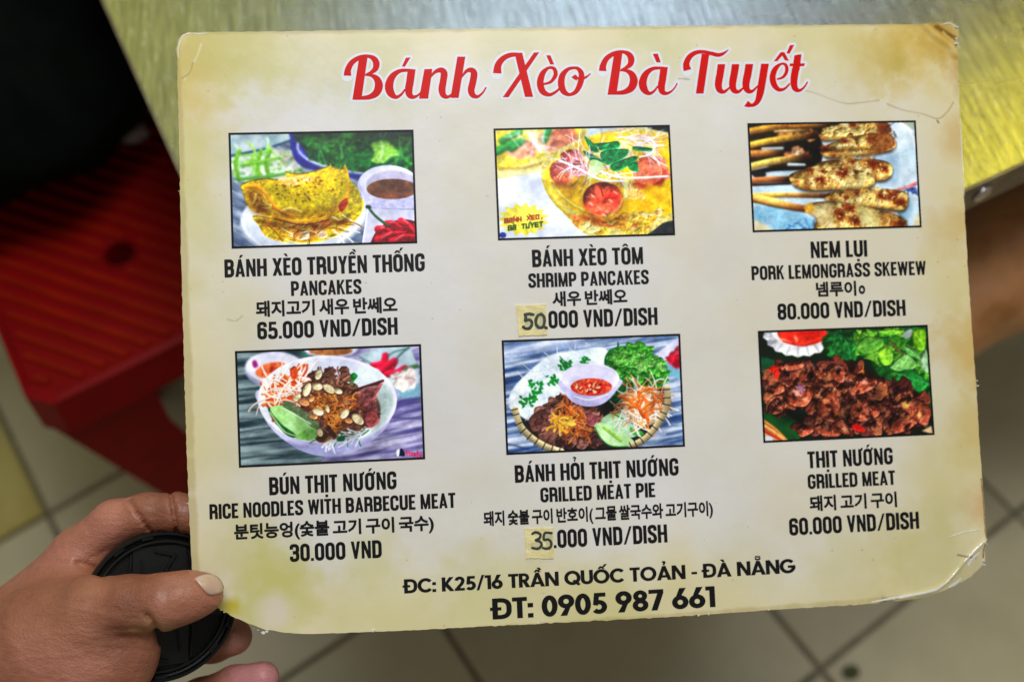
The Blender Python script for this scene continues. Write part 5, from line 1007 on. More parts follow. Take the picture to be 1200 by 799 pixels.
ACC = {'acute': [Q((.22, 1.07), (.32, 1.07), (.46, 1.24), (.29, 1.24))], 'grave': [Q((.32, 1.07), (.22, 1.07), (.08, 1.24), (.25, 1.24))],
       'circ': [Q((.08, 1.06), (.205, 1.06), (.27, 1.13), (.335, 1.06), (.46, 1.06), (.34, 1.22), (.20, 1.22))],
       'acute2': [Q((.37, 1.18), (.46, 1.18), (.60, 1.36), (.45, 1.36))], 'grave2': [Q((.40, 1.20), (.50, 1.20), (.42, 1.36), (.26, 1.36))],
       'hook': [S([(.19, 1.28), (.27, 1.33), (.35, 1.27), (.28, 1.19), (.27, 1.08)], .06, False, .085)],
       'dot': [Q((.005, -.27), (.165, -.27), (.165, -.12), (.005, -.12))],
       'hornO': [S([(.40, .90), (.54, .92), (.55, 1.06)], .08, False, .11)], 'hornU': [S([(.44, .93), (.56, .93), (.575, 1.07)], .08, False, .11)]}
VN = {'Á': ('A', ['acute']), 'È': ('E', ['grave']), 'Ề': ('E', ['circ', 'grave2']), 'Ố': ('O', ['circ', 'acute2']), 'Ô': ('O', ['circ']), 'Ú': ('U', ['acute']),
      'Ị': ('I', ['dot']), 'Ụ': ('U', ['dotU']), 'Ư': ('U', ['hornU']), 'Ớ': ('O', ['hornO', 'acute']), 'Ỏ': ('O', ['hook'])}
# the wider, rounder capitals of the two bottom lines
def arc(cx, cy, a, b, d0, d1, n=26): q = np.radians(np.linspace(d0, d1, n)); return np.c_[cx+a*np.cos(q), cy+b*np.sin(q)]
def oval(cx, cy, a, b, w=.19): return S(arc(cx, cy, a, b, 0, 346, 26), 0, True, w)
WIDE = {
 'O': (.90, [oval(.45, .5, .36, .415)]), 'Q': (.90, [oval(.45, .5, .36, .415), Q((.46, .27), (.58, .36), (.90, .03), (.77, -.06))]),
 'C': (.80, [S(arc(.45, .5, .36, .415, 42, 318), 0, False, .19)]), 'G': (.88, [S(arc(.45, .5, .36, .415, 42, 350), 0, False, .19), bar(.47, .88, .46, .16)]),
 'D': (.74, [stem(.095, t=.19), S([(.03, .912), (.645, .912), (.645, .088), (.03, .088)], .36, False, .18)]), 'T': (.56, [stem(.28, t=.19), bar(0, .56, .915, .17)]),
 'K': (.68, [stem(.095, t=.19), Q((.43, 1), (.66, 1), (.30, .50), (.14, .42), (.14, .52)), Q((.14, .56), (.30, .60), (.69, 0), (.46, 0), (.14, .44))]),
 'R': (.60, [stem(.095, t=.19), S([(.03, .915), (.49, .915), (.49, .47), (.03, .47)], .21, False, .17), Q((.20, .44), (.42, .44), (.62, 0), (.40, 0))]),
 'A': (.82, [Q((0, 0), (.205, 0), (.50, 1), (.32, 1)), Q((.82, 0), (.615, 0), (.32, 1), (.50, 1)), bar(.19, .63, .26, .15)]),
 'N': (.76, [stem(.095, t=.19), stem(.665, t=.19), Q((.02, 1), (.22, 1), (.74, 0), (.54, 0))]), 'U': (.68, [S([(.095, 1), (.095, .088), (.585, .088), (.585, 1)], .24, False, .19)]),
 '0': (.60, [oval(.30, .5, .205, .415)]), '1': (.34, [stem(.245, t=.19), Q((0, .83), (.20, .83), (.20, 1), (0, 1))]),
 '2': (.58, [S(np.r_[arc(.29, .70, .19, .215, 168, -20, 14), [(.42, .50), (.16, .16)]], 0, False, .18), Q((.02, 0), (.57, 0), (.57, .165), (.02, .165))]),
 '5': (.60, [bar(.13, .54, .915, .17), Q((.06, .44), (.235, .40), (.30, 1), (.12, 1)), S(arc(.28, .32, .215, .235, 128, -140, 20), 0, False, .185)]),
 '6': (.62, [oval(.31, .315, .215, .232), Q((.30, 1), (.53, 1), (.26, .46), (.09, .40))]), '9': (.62, [oval(.31, .685, .215, .232), Q((.32, 0), (.09, 0), (.36, .54), (.53, .60))]),
 '8': (.60, [oval(.30, .285, .205, .20, .185), oval(.30, .735, .175, .18, .175)]), '7': (.56, [bar(0, .56, .915, .17), Q((.35, .84), (.56, .84), (.30, 0), (.09, 0))]),
 '-': (.34, [bar(.02, .32, .38, .15)]), ':': (.20, [Q((0, 0), (.19, 0), (.19, .19), (0, .19)), Q((0, .50), (.19, .50), (.19, .69), (0, .69))]), '/': (.44, [Q((0, -.04), (.13, -.04), (.44, 1.04), (.31, 1.04))]), ' ': (.26, []),
}
ACC['tilde2'] = [S([(.13, 1.28), (.20, 1.34), (.33, 1.27), (.41, 1.33)], .05, False, .07)]; ACC['breve'] = [S([(.14, 1.20), (.17, 1.11), (.37, 1.11), (.40, 1.20)], .08, False, .08)]
ACC['stroke'] = [Q((-.36, .43), (.06, .43), (.06, .56), (-.36, .56))]
VW = {'Đ': ('D', ['stroke']), 'Ầ': ('A', ['circ', 'grave2']), 'Ố': ('O', ['circ', 'acute2']), 'Ả': ('A', ['hook']), 'À': ('A', ['grave']), 'Ẵ': ('A', ['breve', 'tilde2'])}
def layout(text, gap=.055, GL=GL, VN=VN):
    x = 0; out = []; wide = GL is WIDE
    for ch in text:
        b, acc = VN.get(ch, (ch, [])); w, it = GL[b]; its = list(it)
        for a in acc:
            if a == 'dotU': its.append(Q((.17, -.27), (.33, -.27), (.33, -.12), (.17, -.12))); continue
            sh = (w/2-.27) if wide else {'A': .01, 'E': -.05}.get(b, -.02); sh = .27 if a == 'stroke' else sh; its += [(i[0], i[1]+np.array([0 if a in ('dot', 'hornO', 'hornU') else sh, 0]))+tuple(i[2:]) for i in ACC[a]]
        for i in its:
            if i[0] == 'p': out.append(i[1]+np.array([x, 0]))
            else: out += [q+np.array([x, 0]) for q in strip(i[1], i[3], i[2])]
        x += w+gap
        if b in 'OU' and any('horn' in a for a in acc): x += .05
    return out, x-gap
def lean(px): return -.027-(px-210)/930*.028
def to_line(A, B, cap, width):
    """glyph units -> measuring coordinates along the base line A-B"""
    A, B = np.array(A, float), np.array(B, float)
    def f(V): return A+(B-A)*(V[:, :1]/width)+np.stack([lean(A[0]+(B[0]-A[0])*V[:, 0]/width)*cap*V[:, 1], -cap*V[:, 1]], -1)
    return f
def crop(cx, cy, k): return lambda x, y: (cx+x/k, cy+y/k)
def block_line(name, text, c, k, a, b, cap, parent=None, bold=0., **kw):
    polys, w = layout(text, **kw)
    if bold: polys = polys+[s_ for p in polys for s_ in strip(p, 2*bold, True)]
    f = to_line(c(*a), c(*b), cap/k, w); return flat_print(name, polys, INK, .0001, parent, f)

# ---------------------------------------------------------------- lines set in the built-in font (hangul, address)
def font_geo(text, bold=0.):
    cu = bpy.data.curves.new('t', 'FONT'); cu.body = text; cu.space_word = .62; cu.resolution_u = 3; o = bpy.data.objects.new('t', cu); COL.objects.link(o)
    bpy.context.view_layer.update(); me = bpy.data.meshes.new_from_object(o.evaluated_get(bpy.context.evaluated_depsgraph_get()))
    V = np.array([tuple(v.co) for v in me.vertices])[:, :2]; F = [tuple(p.vertices) for p in me.polygons]
    bpy.data.objects.remove(o); bpy.data.curves.remove(cu); bpy.data.meshes.remove(me); return V, F
def embolden(V, F, bold, extra=()):
    """font outlines thickened by strips along their borders, then joined"""
    cnt = {}
    key = [tuple(np.round(v, 5)) for v in V]
    for f in F:
        for a, b in zip(f, f[1:]+f[:1]): k = frozenset((key[a], key[b])); cnt[k] = cnt.get(k, 0)+1
    tri = [V[list(f)] for f in F]+list(extra)
    for k, n in cnt.items():
        if n == 1 and len(k) == 2:
            a, b = map(np.array, k); d = (b-a)/(np.hypot(*(b-a))+1e-9); tri += strip([a-d*bold*.7, b+d*bold*.7], bold*2)
    return union_mesh(tri)
def font_line(name, text, c, k, x0, x1, yb0, yb1, h, bold, ref=None, parent=None):
    """text fitted between x0 and x1 with its base at yb0..yb1 and height h"""
    V, F = embolden(*font_geo(text), bold)
    if ref: R, _ = font_geo(ref); R = R+[[0, 0]]; lo, hi = R[:, 1].min()-bold, R[:, 1].max()+bold
    else: lo, hi = V[:, 1].min(), V[:, 1].max()
    V = np.c_[(V[:, 0]-V[:, 0].min()), (V[:, 1]-lo)/(hi-lo)]; w = V[:, 0].max(); P = to_line(c(x0, yb0), c(x1, yb1), h/k, w)(V)
    # the flat faces of filled text never overlap; make them face the viewer
    f = F[0]; a = np.cross(P[f[1]]-P[f[0]], P[f[2]]-P[f[0]]); F = [q[::-1] for q in F] if a > 0 else F
    return mesh_obj(name, on_card(P[:, 0], P[:, 1], .0001), F, INK, parent or menu)

# ---------------------------------------------------------------- the six dish pictures
def dish(fn, C, k, corners, label):
    Pc = [C(*p) for p in corners]; Hm = homography([(0, 0), (1, 0), (1, 1), (0, 1)], Pc); n, m = 26, 16
    def patch(u0, u1, v0, v1, a, b, lift):
        U, V_ = np.meshgrid(np.linspace(u0, u1, a+1), np.linspace(v0, v1, b+1)); P = happly(Hm, np.c_[U.ravel(), V_.ravel()])
        F = [(j*(a+1)+i, (j+1)*(a+1)+i, (j+1)*(a+1)+i+1, j*(a+1)+i+1) for j in range(b) for i in range(a)]
        return on_card(P[:, 0], P[:, 1], lift), F, np.c_[U.ravel(), 1-V_.ravel()]
    arr = fn(); arr = np.clip((arr-.5)*1.06+.5, 0, 1)
    V, F, uv = patch(0, 1, 0, 1, n, m, .00008); o = mesh_obj('dish_photo', V, F, print_mat(fn.__name__, arr, 1.36, .34), menu, False, uv); o['label'] = label
    bu, bv = .0088, .0142; parts = [patch(-bu, 1+bu, -bv, bv*.35, 26, 1, .00016)[:2], patch(-bu, 1+bu, 1-bv*.35, 1+bv, 26, 1, .00016)[:2], patch(-bu, bu*.35, bv*.35, 1-bv*.35, 1, 16, .00016)[:2], patch(1-bu*.35, 1+bu, bv*.35, 1-bv*.35, 1, 16, .00016)[:2]]
    mesh_obj('photo_border', *join(parts), INK, o); return o
K1 = crop(250, 140, 4.8); dish(picture_folded_pancake, K1, 4.8, [(90, 80), (1117, 65), (1138, 687), (108, 715)], 'printed photo of a folded yellow pancake with herbs and brown sauce')
K2 = crop(570, 140, 5.2174); dish(picture_shrimp_pancake, K2, 5.2174, [(53, 65), (1110, 45), (1143, 700), (80, 730)], 'printed photo of shrimp pancakes with a yellow star badge')
K3 = crop(870, 135, 5.4545); dish(picture_skewers, K3, 5.4545, [(37, 65), (1097, 45), (1140, 707), (73, 740)], 'printed photo of grilled pork on lemongrass skewers')
K4 = crop(265, 395, 4.9917); dish(picture_noodle_bowl, K4, 4.9917, [(57, 90), (1131, 50), (1155, 705), (80, 755)], 'printed photo of a white bowl of noodles with meat and peanuts')
K5 = crop(580, 385, 5.1565); dish(picture_grilled_pie, K5, 5.1565, [(50, 80), (1110, 40), (1138, 703), (78, 753)], 'printed photo of a basket with rice sheets, lettuce, meat and red sauce')
K6 = crop(880, 370, 5.1565); dish(picture_grilled_meat, K6, 5.1565, [(50, 100), (1065, 63), (1105, 710), (83, 757)], 'printed photo of dark grilled meat with green herbs')

# ---------------------------------------------------------------- captions
c = crop(250, 285, 4.615)
block_line('dish_name', 'BÁNH XÈO TRUYỀN THỐNG', c, 4.615, (57, 183), (1145, 150), 96); block_line('dish_translation', 'PANCAKES', c, 4.615, (419, 284), (801, 272), 79)
font_line('korean_caption', '돼지고기 새우 반쎄오', c, 4.615, 228, 997, 399, 375, 88, .036); block_line('price', '65.000 VND/DISH', c, 4.615, (236, 519), (998, 493), 93)
c = crop(590, 280, 6.)
block_line('dish_name', 'BÁNH XÈO TÔM', c, 6., (203, 198), (984, 177), 120); block_line('dish_translation', 'SHRIMP PANCAKES', c, 6., (176, 344), (1022, 317), 100)
font_line('korean_caption', '새우 반쎄오', c, 6., 345, 872, 478, 456, 108, .036); block_line('price', '000 VND/DISH', c, 6., (318, 629), (1085, 603), 122)
c = crop(870, 270, 5.217)
block_line('dish_name', 'NEM LỤI', c, 5.217, (418, 170), (766, 160), 101); block_line('dish_translation', 'PORK LEMONGRASS SKEWEW', c, 5.217, (57, 305), (1130, 270), 85)
font_line('korean_caption', '넴루이', c, 5.217, 453, 700, 407, 399, 92, .036); font_line('korean_caption', 'o', c, 5.217, 714, 755, 391, 389, 56, .036); block_line('price', '80.000 VND/DISH', c, 5.217, (217, 547), (1004, 520), 98)
c = crop(235, 545, 3.871)
block_line('dish_name', 'BÚN THỊT NƯỚNG', c, 3.871, (310, 137), (890, 108), 80); block_line('dish_translation', 'RICE NOODLES WITH BARBECUE MEAT', c, 3.871, (37, 248), (1158, 192), 68)
font_line('korean_caption', '분팃능엉(숯불 고기 구이 국수)', c, 3.871, 150, 1060, 353, 308, 83, .036); block_line('price', '30.000 VND', c, 3.871, (404, 440), (823, 419), 79)
c = crop(560, 525, 4.2857)
block_line('dish_name', 'BÁNH HỎI THỊT NƯỚNG', c, 4.2857, (187, 173), (1008, 135), 86); block_line('dish_translation', 'GRILLED MEAT PIE', c, 4.2857, (315, 272), (890, 244), 73)
font_line('korean_caption', '돼지 숯불 구이 반호이( 그물 쌀국수와 고기구이)', c, 4.2857, 30, 1180, 405, 350, 88, .036); block_line('price', '.000 VND/DISH', c, 4.2857, (380, 500), (950, 470), 90)
c = crop(910, 510, 6.656)
block_line('dish_name', 'THỊT NƯỚNG', c, 6.656, (243, 256), (912, 224), 130); block_line('dish_translation', 'GRILLED MEAT', c, 6.656, (243, 417), (930, 384), 112)
font_line('korean_caption', '돼지 고기 구이', c, 6.656, 257, 942, 592, 558, 122, .036); block_line('price', '60.000 VND/DISH', c, 6.656, (97, 778), (1115, 725), 132)
c = crop(460, 645, 2.5)
block_line('address_line', 'ĐC: K25/16 TRẦN QUỐC TOẢN - ĐÀ NẴNG', c, 2.5, (35, 124.5), (1178, 62.5), 40, bold=.014, gap=.045, GL=WIDE, VN=VW); block_line('phone_line', 'ĐT: 0905 987 661', c, 2.5, (294, 199), (942, 161), 59, bold=.014, gap=.045, GL=WIDE, VN=VW)

# ---------------------------------------------------------------- handwritten price patches of masking tape
TAPE = simple_mat('masking_tape', seen((206, 194, 144)), .75, col2=seen((190, 177, 126)), nscale=160, bump=.5, bscale=500)
PEN = simple_mat('marker_ink', (.022, .026, .024), .5, col2=(.05, .06, .055), nscale=420)
SMUDGE = simple_mat('smudged_ink', seen((150, 152, 128)), .7, col2=seen((186, 178, 126)), nscale=300)
def sticker(C, k, quad, strokes, w, label, smudge):
    rg = np.random.RandomState(8); P = []
    for a, b in zip(quad, quad[1:]+quad[:1]):
        for t in np.arange(10)/10: P.append((a[0]+(b[0]-a[0])*t+rg.randn()*w*.05, a[1]+(b[1]-a[1])*t+rg.randn()*w*.05))
    P = np.array([C(*p) for p in P]); V, F = prism(np.c_[P, np.zeros(len(P))], 0, 1, (0, 0, 1)); n = len(P)
    W = on_card(V[:, 0], V[:, 1], 0.); W[:n] += CNW*.00005; W[n:] += CNW*.00055; F = [f[::-1] for f in F]
    o = mesh_obj('price_sticker', W, F, TAPE, menu); o['label'] = label
    if smudge: Vv, Ff = union_mesh([catmull([C(*q) for q in s_], 5) for s_ in smudge]); Ff = [f[::-1] for f in Ff]; mesh_obj('ink_smudge', on_card(Vv[:, 0], Vv[:, 1], .00059), Ff, SMUDGE, o)
    po = []
    for s_ in strokes:
        Q_ = catmull([C(*q) for q in s_], 6, False); ww = w/k*(.92+.16*rg.rand(len(Q_))); po += strip(Q_, ww)+[disc2(Q_[0], ww[0]/2, 10), disc2(Q_[-1], ww[-1]/2, 10)]
    Vv, Ff = union_mesh(po); Ff = [f[::-1] for f in Ff]; mesh_obj('handwritten_number', on_card(Vv[:, 0], Vv[:, 1], .00064), Ff, PEN, o)
C7 = crop(595, 350, 15.985)
sticker(C7, 15.985, [(155, 130), (715, 110), (745, 675), (205, 700)], [[(475, 300), (400, 288), (325, 300)], [(330, 300), (335, 360), (330, 410), (395, 395), (445, 430), (445, 500), (400, 555), (330, 560), (290, 530)],
        [(620, 292), (560, 320), (525, 400), (530, 480), (570, 535), (625, 545), (665, 510), (685, 430), (675, 340), (625, 292)], [(700, 540), (722, 548)]], 58, 'torn cream tape patch with the handwritten number 50',
        [[(320, 440), (370, 420), (430, 450), (420, 520), (360, 530), (310, 500)], [(500, 270), (640, 240), (680, 300), (690, 480), (620, 560), (520, 570), (490, 450)], [(350, 340), (430, 330), (450, 380), (370, 380)]])
C8 = crop(560, 525, 4.2857)
sticker(C8, 4.2857, [(234, 401), (378, 400), (381, 552), (240, 550)], [[(272, 428), (290, 420), (312, 430), (308, 450), (290, 460), (312, 468), (318, 485), (300, 502), (272, 498)], [(368, 424), (335, 424), (330, 456), (352, 456), (366, 470), (364, 492), (345, 502), (325, 498)]], 13.,
        'cream tape patch with the handwritten number 35', [[(262, 480), (300, 470), (325, 500), (290, 510)], [(340, 430), (372, 430), (372, 500), (345, 505), (338, 460)], [(270, 425), (295, 420), (290, 435)]])

# ---------------------------------------------------------------- wear: chipped laminate, glossy whitened folds with their highlight put into the colour
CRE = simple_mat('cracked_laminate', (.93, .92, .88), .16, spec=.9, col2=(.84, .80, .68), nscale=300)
PULP = simple_mat('bare_pulp', (.50, .36, .17), .9, col2=(.24, .14, .06), nscale=900)
def mark(name, pts, w, mat, lift=.00030, w_end=.25):
    Q_ = catmull(pts, 8, False); n = len(Q_); t = np.linspace(0, 1, n); ww = w*(w_end+(1-w_end)*np.sin(np.clip(t, .02, .98)*math.pi)**.6)
    A, B = offsets(Q_, ww); rg = np.random.RandomState(int(pts[0][0])); A = np.array(A)+rg.randn(n, 2)*w*.07; B = np.array(B)+rg.randn(n, 2)*w*.07; M = (A+B)/2
    V = np.r_[on_card(A[:, 0], A[:, 1], .00004), on_card(M[:, 0], M[:, 1], lift), on_card(B[:, 0], B[:, 1], .00004)]
    F = [(j*n+i, (j+1)*n+i, (j+1)*n+i+1, j*n+i+1) for j in range(2) for i in range(n-1)]
    f = F[0]; nn = np.cross(V[f[1]]-V[f[0]], V[f[2]]-V[f[0]]); F = [q[::-1] for q in F] if nn@CNW < 0 else F
    return mesh_obj(name, V, F, mat, menu, True)
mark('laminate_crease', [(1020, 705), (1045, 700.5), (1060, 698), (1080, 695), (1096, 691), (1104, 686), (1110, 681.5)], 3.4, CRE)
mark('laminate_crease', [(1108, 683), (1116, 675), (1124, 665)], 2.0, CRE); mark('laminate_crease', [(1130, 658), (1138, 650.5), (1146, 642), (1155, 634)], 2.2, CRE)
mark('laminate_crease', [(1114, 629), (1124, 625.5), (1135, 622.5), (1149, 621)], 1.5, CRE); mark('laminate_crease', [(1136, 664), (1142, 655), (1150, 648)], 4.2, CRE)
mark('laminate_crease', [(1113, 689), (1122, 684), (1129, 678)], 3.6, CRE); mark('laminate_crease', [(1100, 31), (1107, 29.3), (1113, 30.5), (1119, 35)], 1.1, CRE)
mark('torn_edge', [(1156, 637), (1155, 645), (1155.5, 655)], 2.6, PULP); mark('torn_edge', [(1119, 50), (1120.5, 54), (1119.5, 57)], 2., PULP)
mark('torn_edge', [(1151, 560), (1154, 590), (1156, 620), (1157, 631)], 2.0, PULP, .0002, .6)
mark('torn_edge', [(208.5, 68), (208, 56), (211, 46), (217, 39.5), (225, 38.3)], 1.6, CRE, .0002)
mark('torn_edge', [(225, 37.8), (232, 39), (243, 37.9)], 1.4, CRE, .0002); mark('torn_edge', [(1125.5, 138), (1128, 180), (1131.5, 230)], 1.1, CRE, .0002)
def chips():
    rg = np.random.RandomState(12); parts = []
    for x, y, s in ((308, 741.5, 4), (312, 740, 3), (302, 738.5, 1.6), (297, 737, 1.2), (438, 738.5, 3.6), (262, 718, 1.6), (258, 715.5, 1.4), (1157, 662, 3.4), (1156.5, 658, 2.6), (1158, 637, 2.2), (1119, 46.5, 2.4), (1120, 52, 3.), (1118, 34, 2.4), (630, 729, 1.6), (817, 719.5, 2.2), (829, 718.5, 1.4), (1147, 452, 2.2), (1146, 446, 1.4), (208.5, 223, 1.3), (218.5, 590, 1.2), (899, 713, 1.2)):
        a = np.sort(rg.rand(6))*6.28; P = np.c_[x+np.cos(a)*s*.7, y+np.sin(a)*s*.45]; parts.append(prism(np.c_[P, np.zeros(6)], 0, 1, (0, 0, 1)))
    V, F = join(parts); z = V[:, 2]; W = on_card(V[:, 0], V[:, 1], 0.)+CNW*(.0001+.0007*z[:, None])
    o = mesh_obj('laminate_chips', W, [f[::-1] for f in F], simple_mat('white_chip', (.82, .82, .80), .3), menu); o['kind'] = 'stuff'
chips()
# ================================================================ skin
def skin(name, base, deep, pink, sss=.06, bump=.85, tips=()):
    m, nt, b = new_mat(name); L = nt.links; tc = node(nt, 'ShaderNodeTexCoord'); O = tc.outputs['Object']
    n = node(nt, 'ShaderNodeTexNoise', Scale=22., Detail=5.); L.new(O, n.inputs['Vector']); r = node(nt, 'ShaderNodeValToRGB'); r.color_ramp.elements[0].position = .33; r.color_ramp.elements[1].position = .67
    e = r.color_ramp.elements.new(.5); r.color_ramp.elements[0].color = (*deep, 1); e.color = (*base, 1); r.color_ramp.elements[2].color = (*pink, 1); L.new(n.outputs['Fac'], r.inputs['Fac'])
    n3 = node(nt, 'ShaderNodeTexNoise', Scale=260., Detail=3.); L.new(O, n3.inputs['Vector']); h = node(nt, 'ShaderNodeHueSaturation'); mr = node(nt, 'ShaderNodeMapRange'); mr.inputs['To Min'].default_value = .86; mr.inputs['To Max'].default_value = 1.12
    L.new(n3.outputs['Fac'], mr.inputs['Value']); L.new(mr.outputs[0], h.inputs['Value']); L.new(r.outputs['Color'], h.inputs['Color']); out = h.outputs['Color']
    for pos, rad, col, amt in tips:
        vd = node(nt, 'ShaderNodeVectorMath', operation='DISTANCE'); L.new(O, vd.inputs[0]); vd.inputs[1].default_value = tuple(pos); m2 = node(nt, 'ShaderNodeMapRange'); m2.interpolation_type = 'SMOOTHSTEP'
        m2.inputs['From Min'].default_value = rad; m2.inputs['From Max'].default_value = rad*.25; m2.inputs['To Min'].default_value = 0; m2.inputs['To Max'].default_value = amt; L.new(vd.outputs['Value'], m2.inputs['Value'])
        mm = node(nt, 'ShaderNodeMix', data_type='RGBA'); L.new(m2.outputs[0], mm.inputs[0]); L.new(out, mm.inputs[6]); mm.inputs[7].default_value = (*col, 1); out = mm.outputs[2]
    L.new(out, b.inputs['Base Color'])
    b.inputs['Roughness'].default_value = .46; b.inputs['Coat Weight'].default_value = .22; b.inputs['Coat Roughness'].default_value = .30; b.inputs['Specular IOR Level'].default_value = .42; b.inputs['Subsurface Weight'].default_value = sss; b.inputs['Subsurface Radius'].default_value = (.9, .3, .15); b.inputs['Subsurface Scale'].default_value = .004
    mp = node(nt, 'ShaderNodeMapping'); mp.inputs['Rotation'].default_value = (0, 0, .5); mp.inputs['Scale'].default_value = (1, 2.2, 1); L.new(O, mp.inputs['Vector'])
    v = node(nt, 'ShaderNodeTexVoronoi', Scale=620., feature='DISTANCE_TO_EDGE'); L.new(mp.outputs[0], v.inputs['Vector']); w = node(nt, 'ShaderNodeTexNoise', Scale=70., Detail=6., Roughness=.6); L.new(mp.outputs[0], w.inputs['Vector'])
    b1 = node(nt, 'ShaderNodeBump', Strength=bump, Distance=.0004); L.new(v.outputs['Distance'], b1.inputs['Height']); b2 = node(nt, 'ShaderNodeBump', Strength=bump*1.3, Distance=.0016); L.new(w.outputs['Fac'], b2.inputs['Height'])
    L.new(b2.outputs['Normal'], b1.inputs['Normal']); L.new(b1.outputs['Normal'], b.inputs['Normal']); return m

def grid_sdf(lo, hi, h, fn):
    n = [int((b-a)/h)+1 for a, b in zip(lo, hi)]; ax = [np.float32(a)+np.arange(k, dtype=np.float32)*np.float32(h) for a, k in zip(lo, n)]
    X = np.stack(np.meshgrid(*ax, indexing='ij'), -1); G = fn(X)
    for a in range(3):
        s = [slice(None)]*3; s[a] = 0; G[tuple(s)] = h; s[a] = -1; G[tuple(s)] = h
    return surface_nets(G, lo, h)
def CS(px, py, d): return np.array([(px-CX)/FPX*d, -(py-CY)/FPX*d, -d])     # camera space, metres
def RAD(r, d): return r/FPX*d

# ================================================================ the hand that holds the card
HAND = {
 'palm': [((-190, 1010, .520), 82), ((-60, 850, .512), 80), ((40, 765, .506), 72)],
 'back': [((40, 765, .506), 70), ((88, 700, .506), 36)],
 'thenar': [((20, 790, .500), 74), ((98, 772, .494), 66), ((133, 772, .492), 50)],
 'thenar2': [((110, 735, .490), 46), ((150, 752, .490), 34)],
 'thumb': [((62, 742, .492), 62), ((108, 717, .486), 40), ((150, 709, .482), 32.5), ((192, 705, .4812), 30.5), ((222, 698, .4858), 26.5), ((239, 695, .4892), 22.5)],
}
INDEX = [((30, 745, .515), 60), ((92, 650, .518), 31), ((134, 612, .517), 25.5), ((172, 602, .516), 23.5), ((206, 600, .516), 22), ((262, 612, .516), 20)]
MIDDLE = [((60, 800, .545), 40), ((150, 770, .552), 26), ((215, 757, .549), 23), ((250, 752, .5440), 22.5), ((274, 746, .538), 21)]
RING = [((60, 870, .55), 40), ((180, 842, .545), 25), ((235, 820, .538), 24), ((275, 803, .532), 22), ((308, 794, .528), 19)]
def chain(X, pts, k=None):
    d = None
    for (a, ra), (b, rb) in zip(pts[:-1], pts[1:]):
        q = cone_sdf(X, CS(*a), CS(*b), RAD(ra, a[2]), RAD(rb, b[2])); d = q if d is None else smin(d, q, k or .006)
    return d
def groove(X, d, pts, depth, w, back=.53):
    """a skin crease pressed into the side that faces the viewer, along a short line"""
    Z_ = -X[..., 2]; px = X[..., 0]/Z_*FPX+CX; py = CY-X[..., 1]/Z_*FPX; g = np.full(px.shape, 1e3, np.float32)
    for (ax, ay), (bx, by) in zip(pts[:-1], pts[1:]):
        ex, ey = bx-ax, by-ay; t = np.clip(((px-ax)*ex+(py-ay)*ey)/(ex*ex+ey*ey), 0, 1); g = np.minimum(g, np.hypot(px-ax-t*ex, py-ay-t*ey))
    return d+depth*np.exp(-(g/w)**2)*(Z_ < back)
def hand_sdf(X):
    d = chain(X, HAND['palm']); d = smin(d, chain(X, HAND['back']), .016); d = smin(d, chain(X, HAND['thenar']), .014); d = smin(d, chain(X, HAND['thumb']), .009); d = smin(d, chain(X, HAND['thenar2']), .007)
    ix = chain(X, INDEX, .004); d = smin(d, ix, .012)
    m = smin(chain(X, MIDDLE, .004), chain(X, RING, .004), .002); d = smin(d, m, .006)
    # creases
    for pts, dp, w in (([(152, 586), (160, 600), (176, 622)], .0032, 1.8), ([(199, 574), (203, 596), (207, 624)], .0028, 1.8), ([(172, 720), (179, 728), (184, 738), (187, 752)], .0030, 3.2),
                       ([(92, 660), (106, 664), (120, 674)], .0020, 4.), ([(104, 655), (116, 650), (128, 640)], .0006, 2.), ([(130, 737), (160, 736), (183, 742)], .0007, 2.2), ([(128, 747), (158, 746), (182, 752)], .0006, 2.), ([(125, 760), (156, 758), (180, 764)], .0005, 2.2),
                       ([(187, 682), (191, 692), (190, 703)], .0006, 1.8), ([(195, 680), (199, 690), (199, 700)], .0006, 1.8), ([(204, 679), (207, 688), (206, 697)], .0005, 1.8), ([(60, 700), (100, 706), (140, 716)], .0004, 4.),
                       ([(140, 590), (146, 596), (150, 606)], .0004, 1.8), ([(214, 578), (216, 600)], .0004, 1.8), ([(262, 788), (266, 800)], .0008, 2.), ([(224, 675), (236, 688), (246, 700)], .0006, 1.6), ([(246, 701), (257, 699), (264, 690)], .0005, 1.4)):
        d = groove(X, d, pts, dp, w)
    return d
t_hand = thing('person', 'person of whom only the bare left hand shows, pinching the menu corner', 'person', at_depth(40., 790., .51))
SK = skin('hand_skin', (.39, .145, .082), (.25, .082, .040), (.48, .185, .125), tips=[(CS(x, y, d)@RX.T+EYEN-np.array(t_hand.location), r, c_, a) for x, y, d, r, c_, a in ((305, 788, .52, .030, (.66, .27, .27), .85), (272, 748, .53, .018, (.55, .26, .18), .5), (118, 600, .50, .022, (.52, .20, .13), .5), (95, 705, .48, .03, (.50, .21, .12), .45), (235, 712, .475, .012, (.42, .16, .09), .5), (178, 745, .47, .016, (.44, .25, .10), .5), (60, 690, .48, .03, (.28, .10, .05), .4))])
V, F = grid_sdf((-.385, -.315, -.600), (-.120, -.070, -.440), .00125, hand_sdf)
hand = mesh_obj('hand', V@RX.T+EYEN, F, SK, t_hand, True); sm = hand.modifiers.new('smooth', 'SMOOTH'); sm.factor = .5; sm.iterations = 3

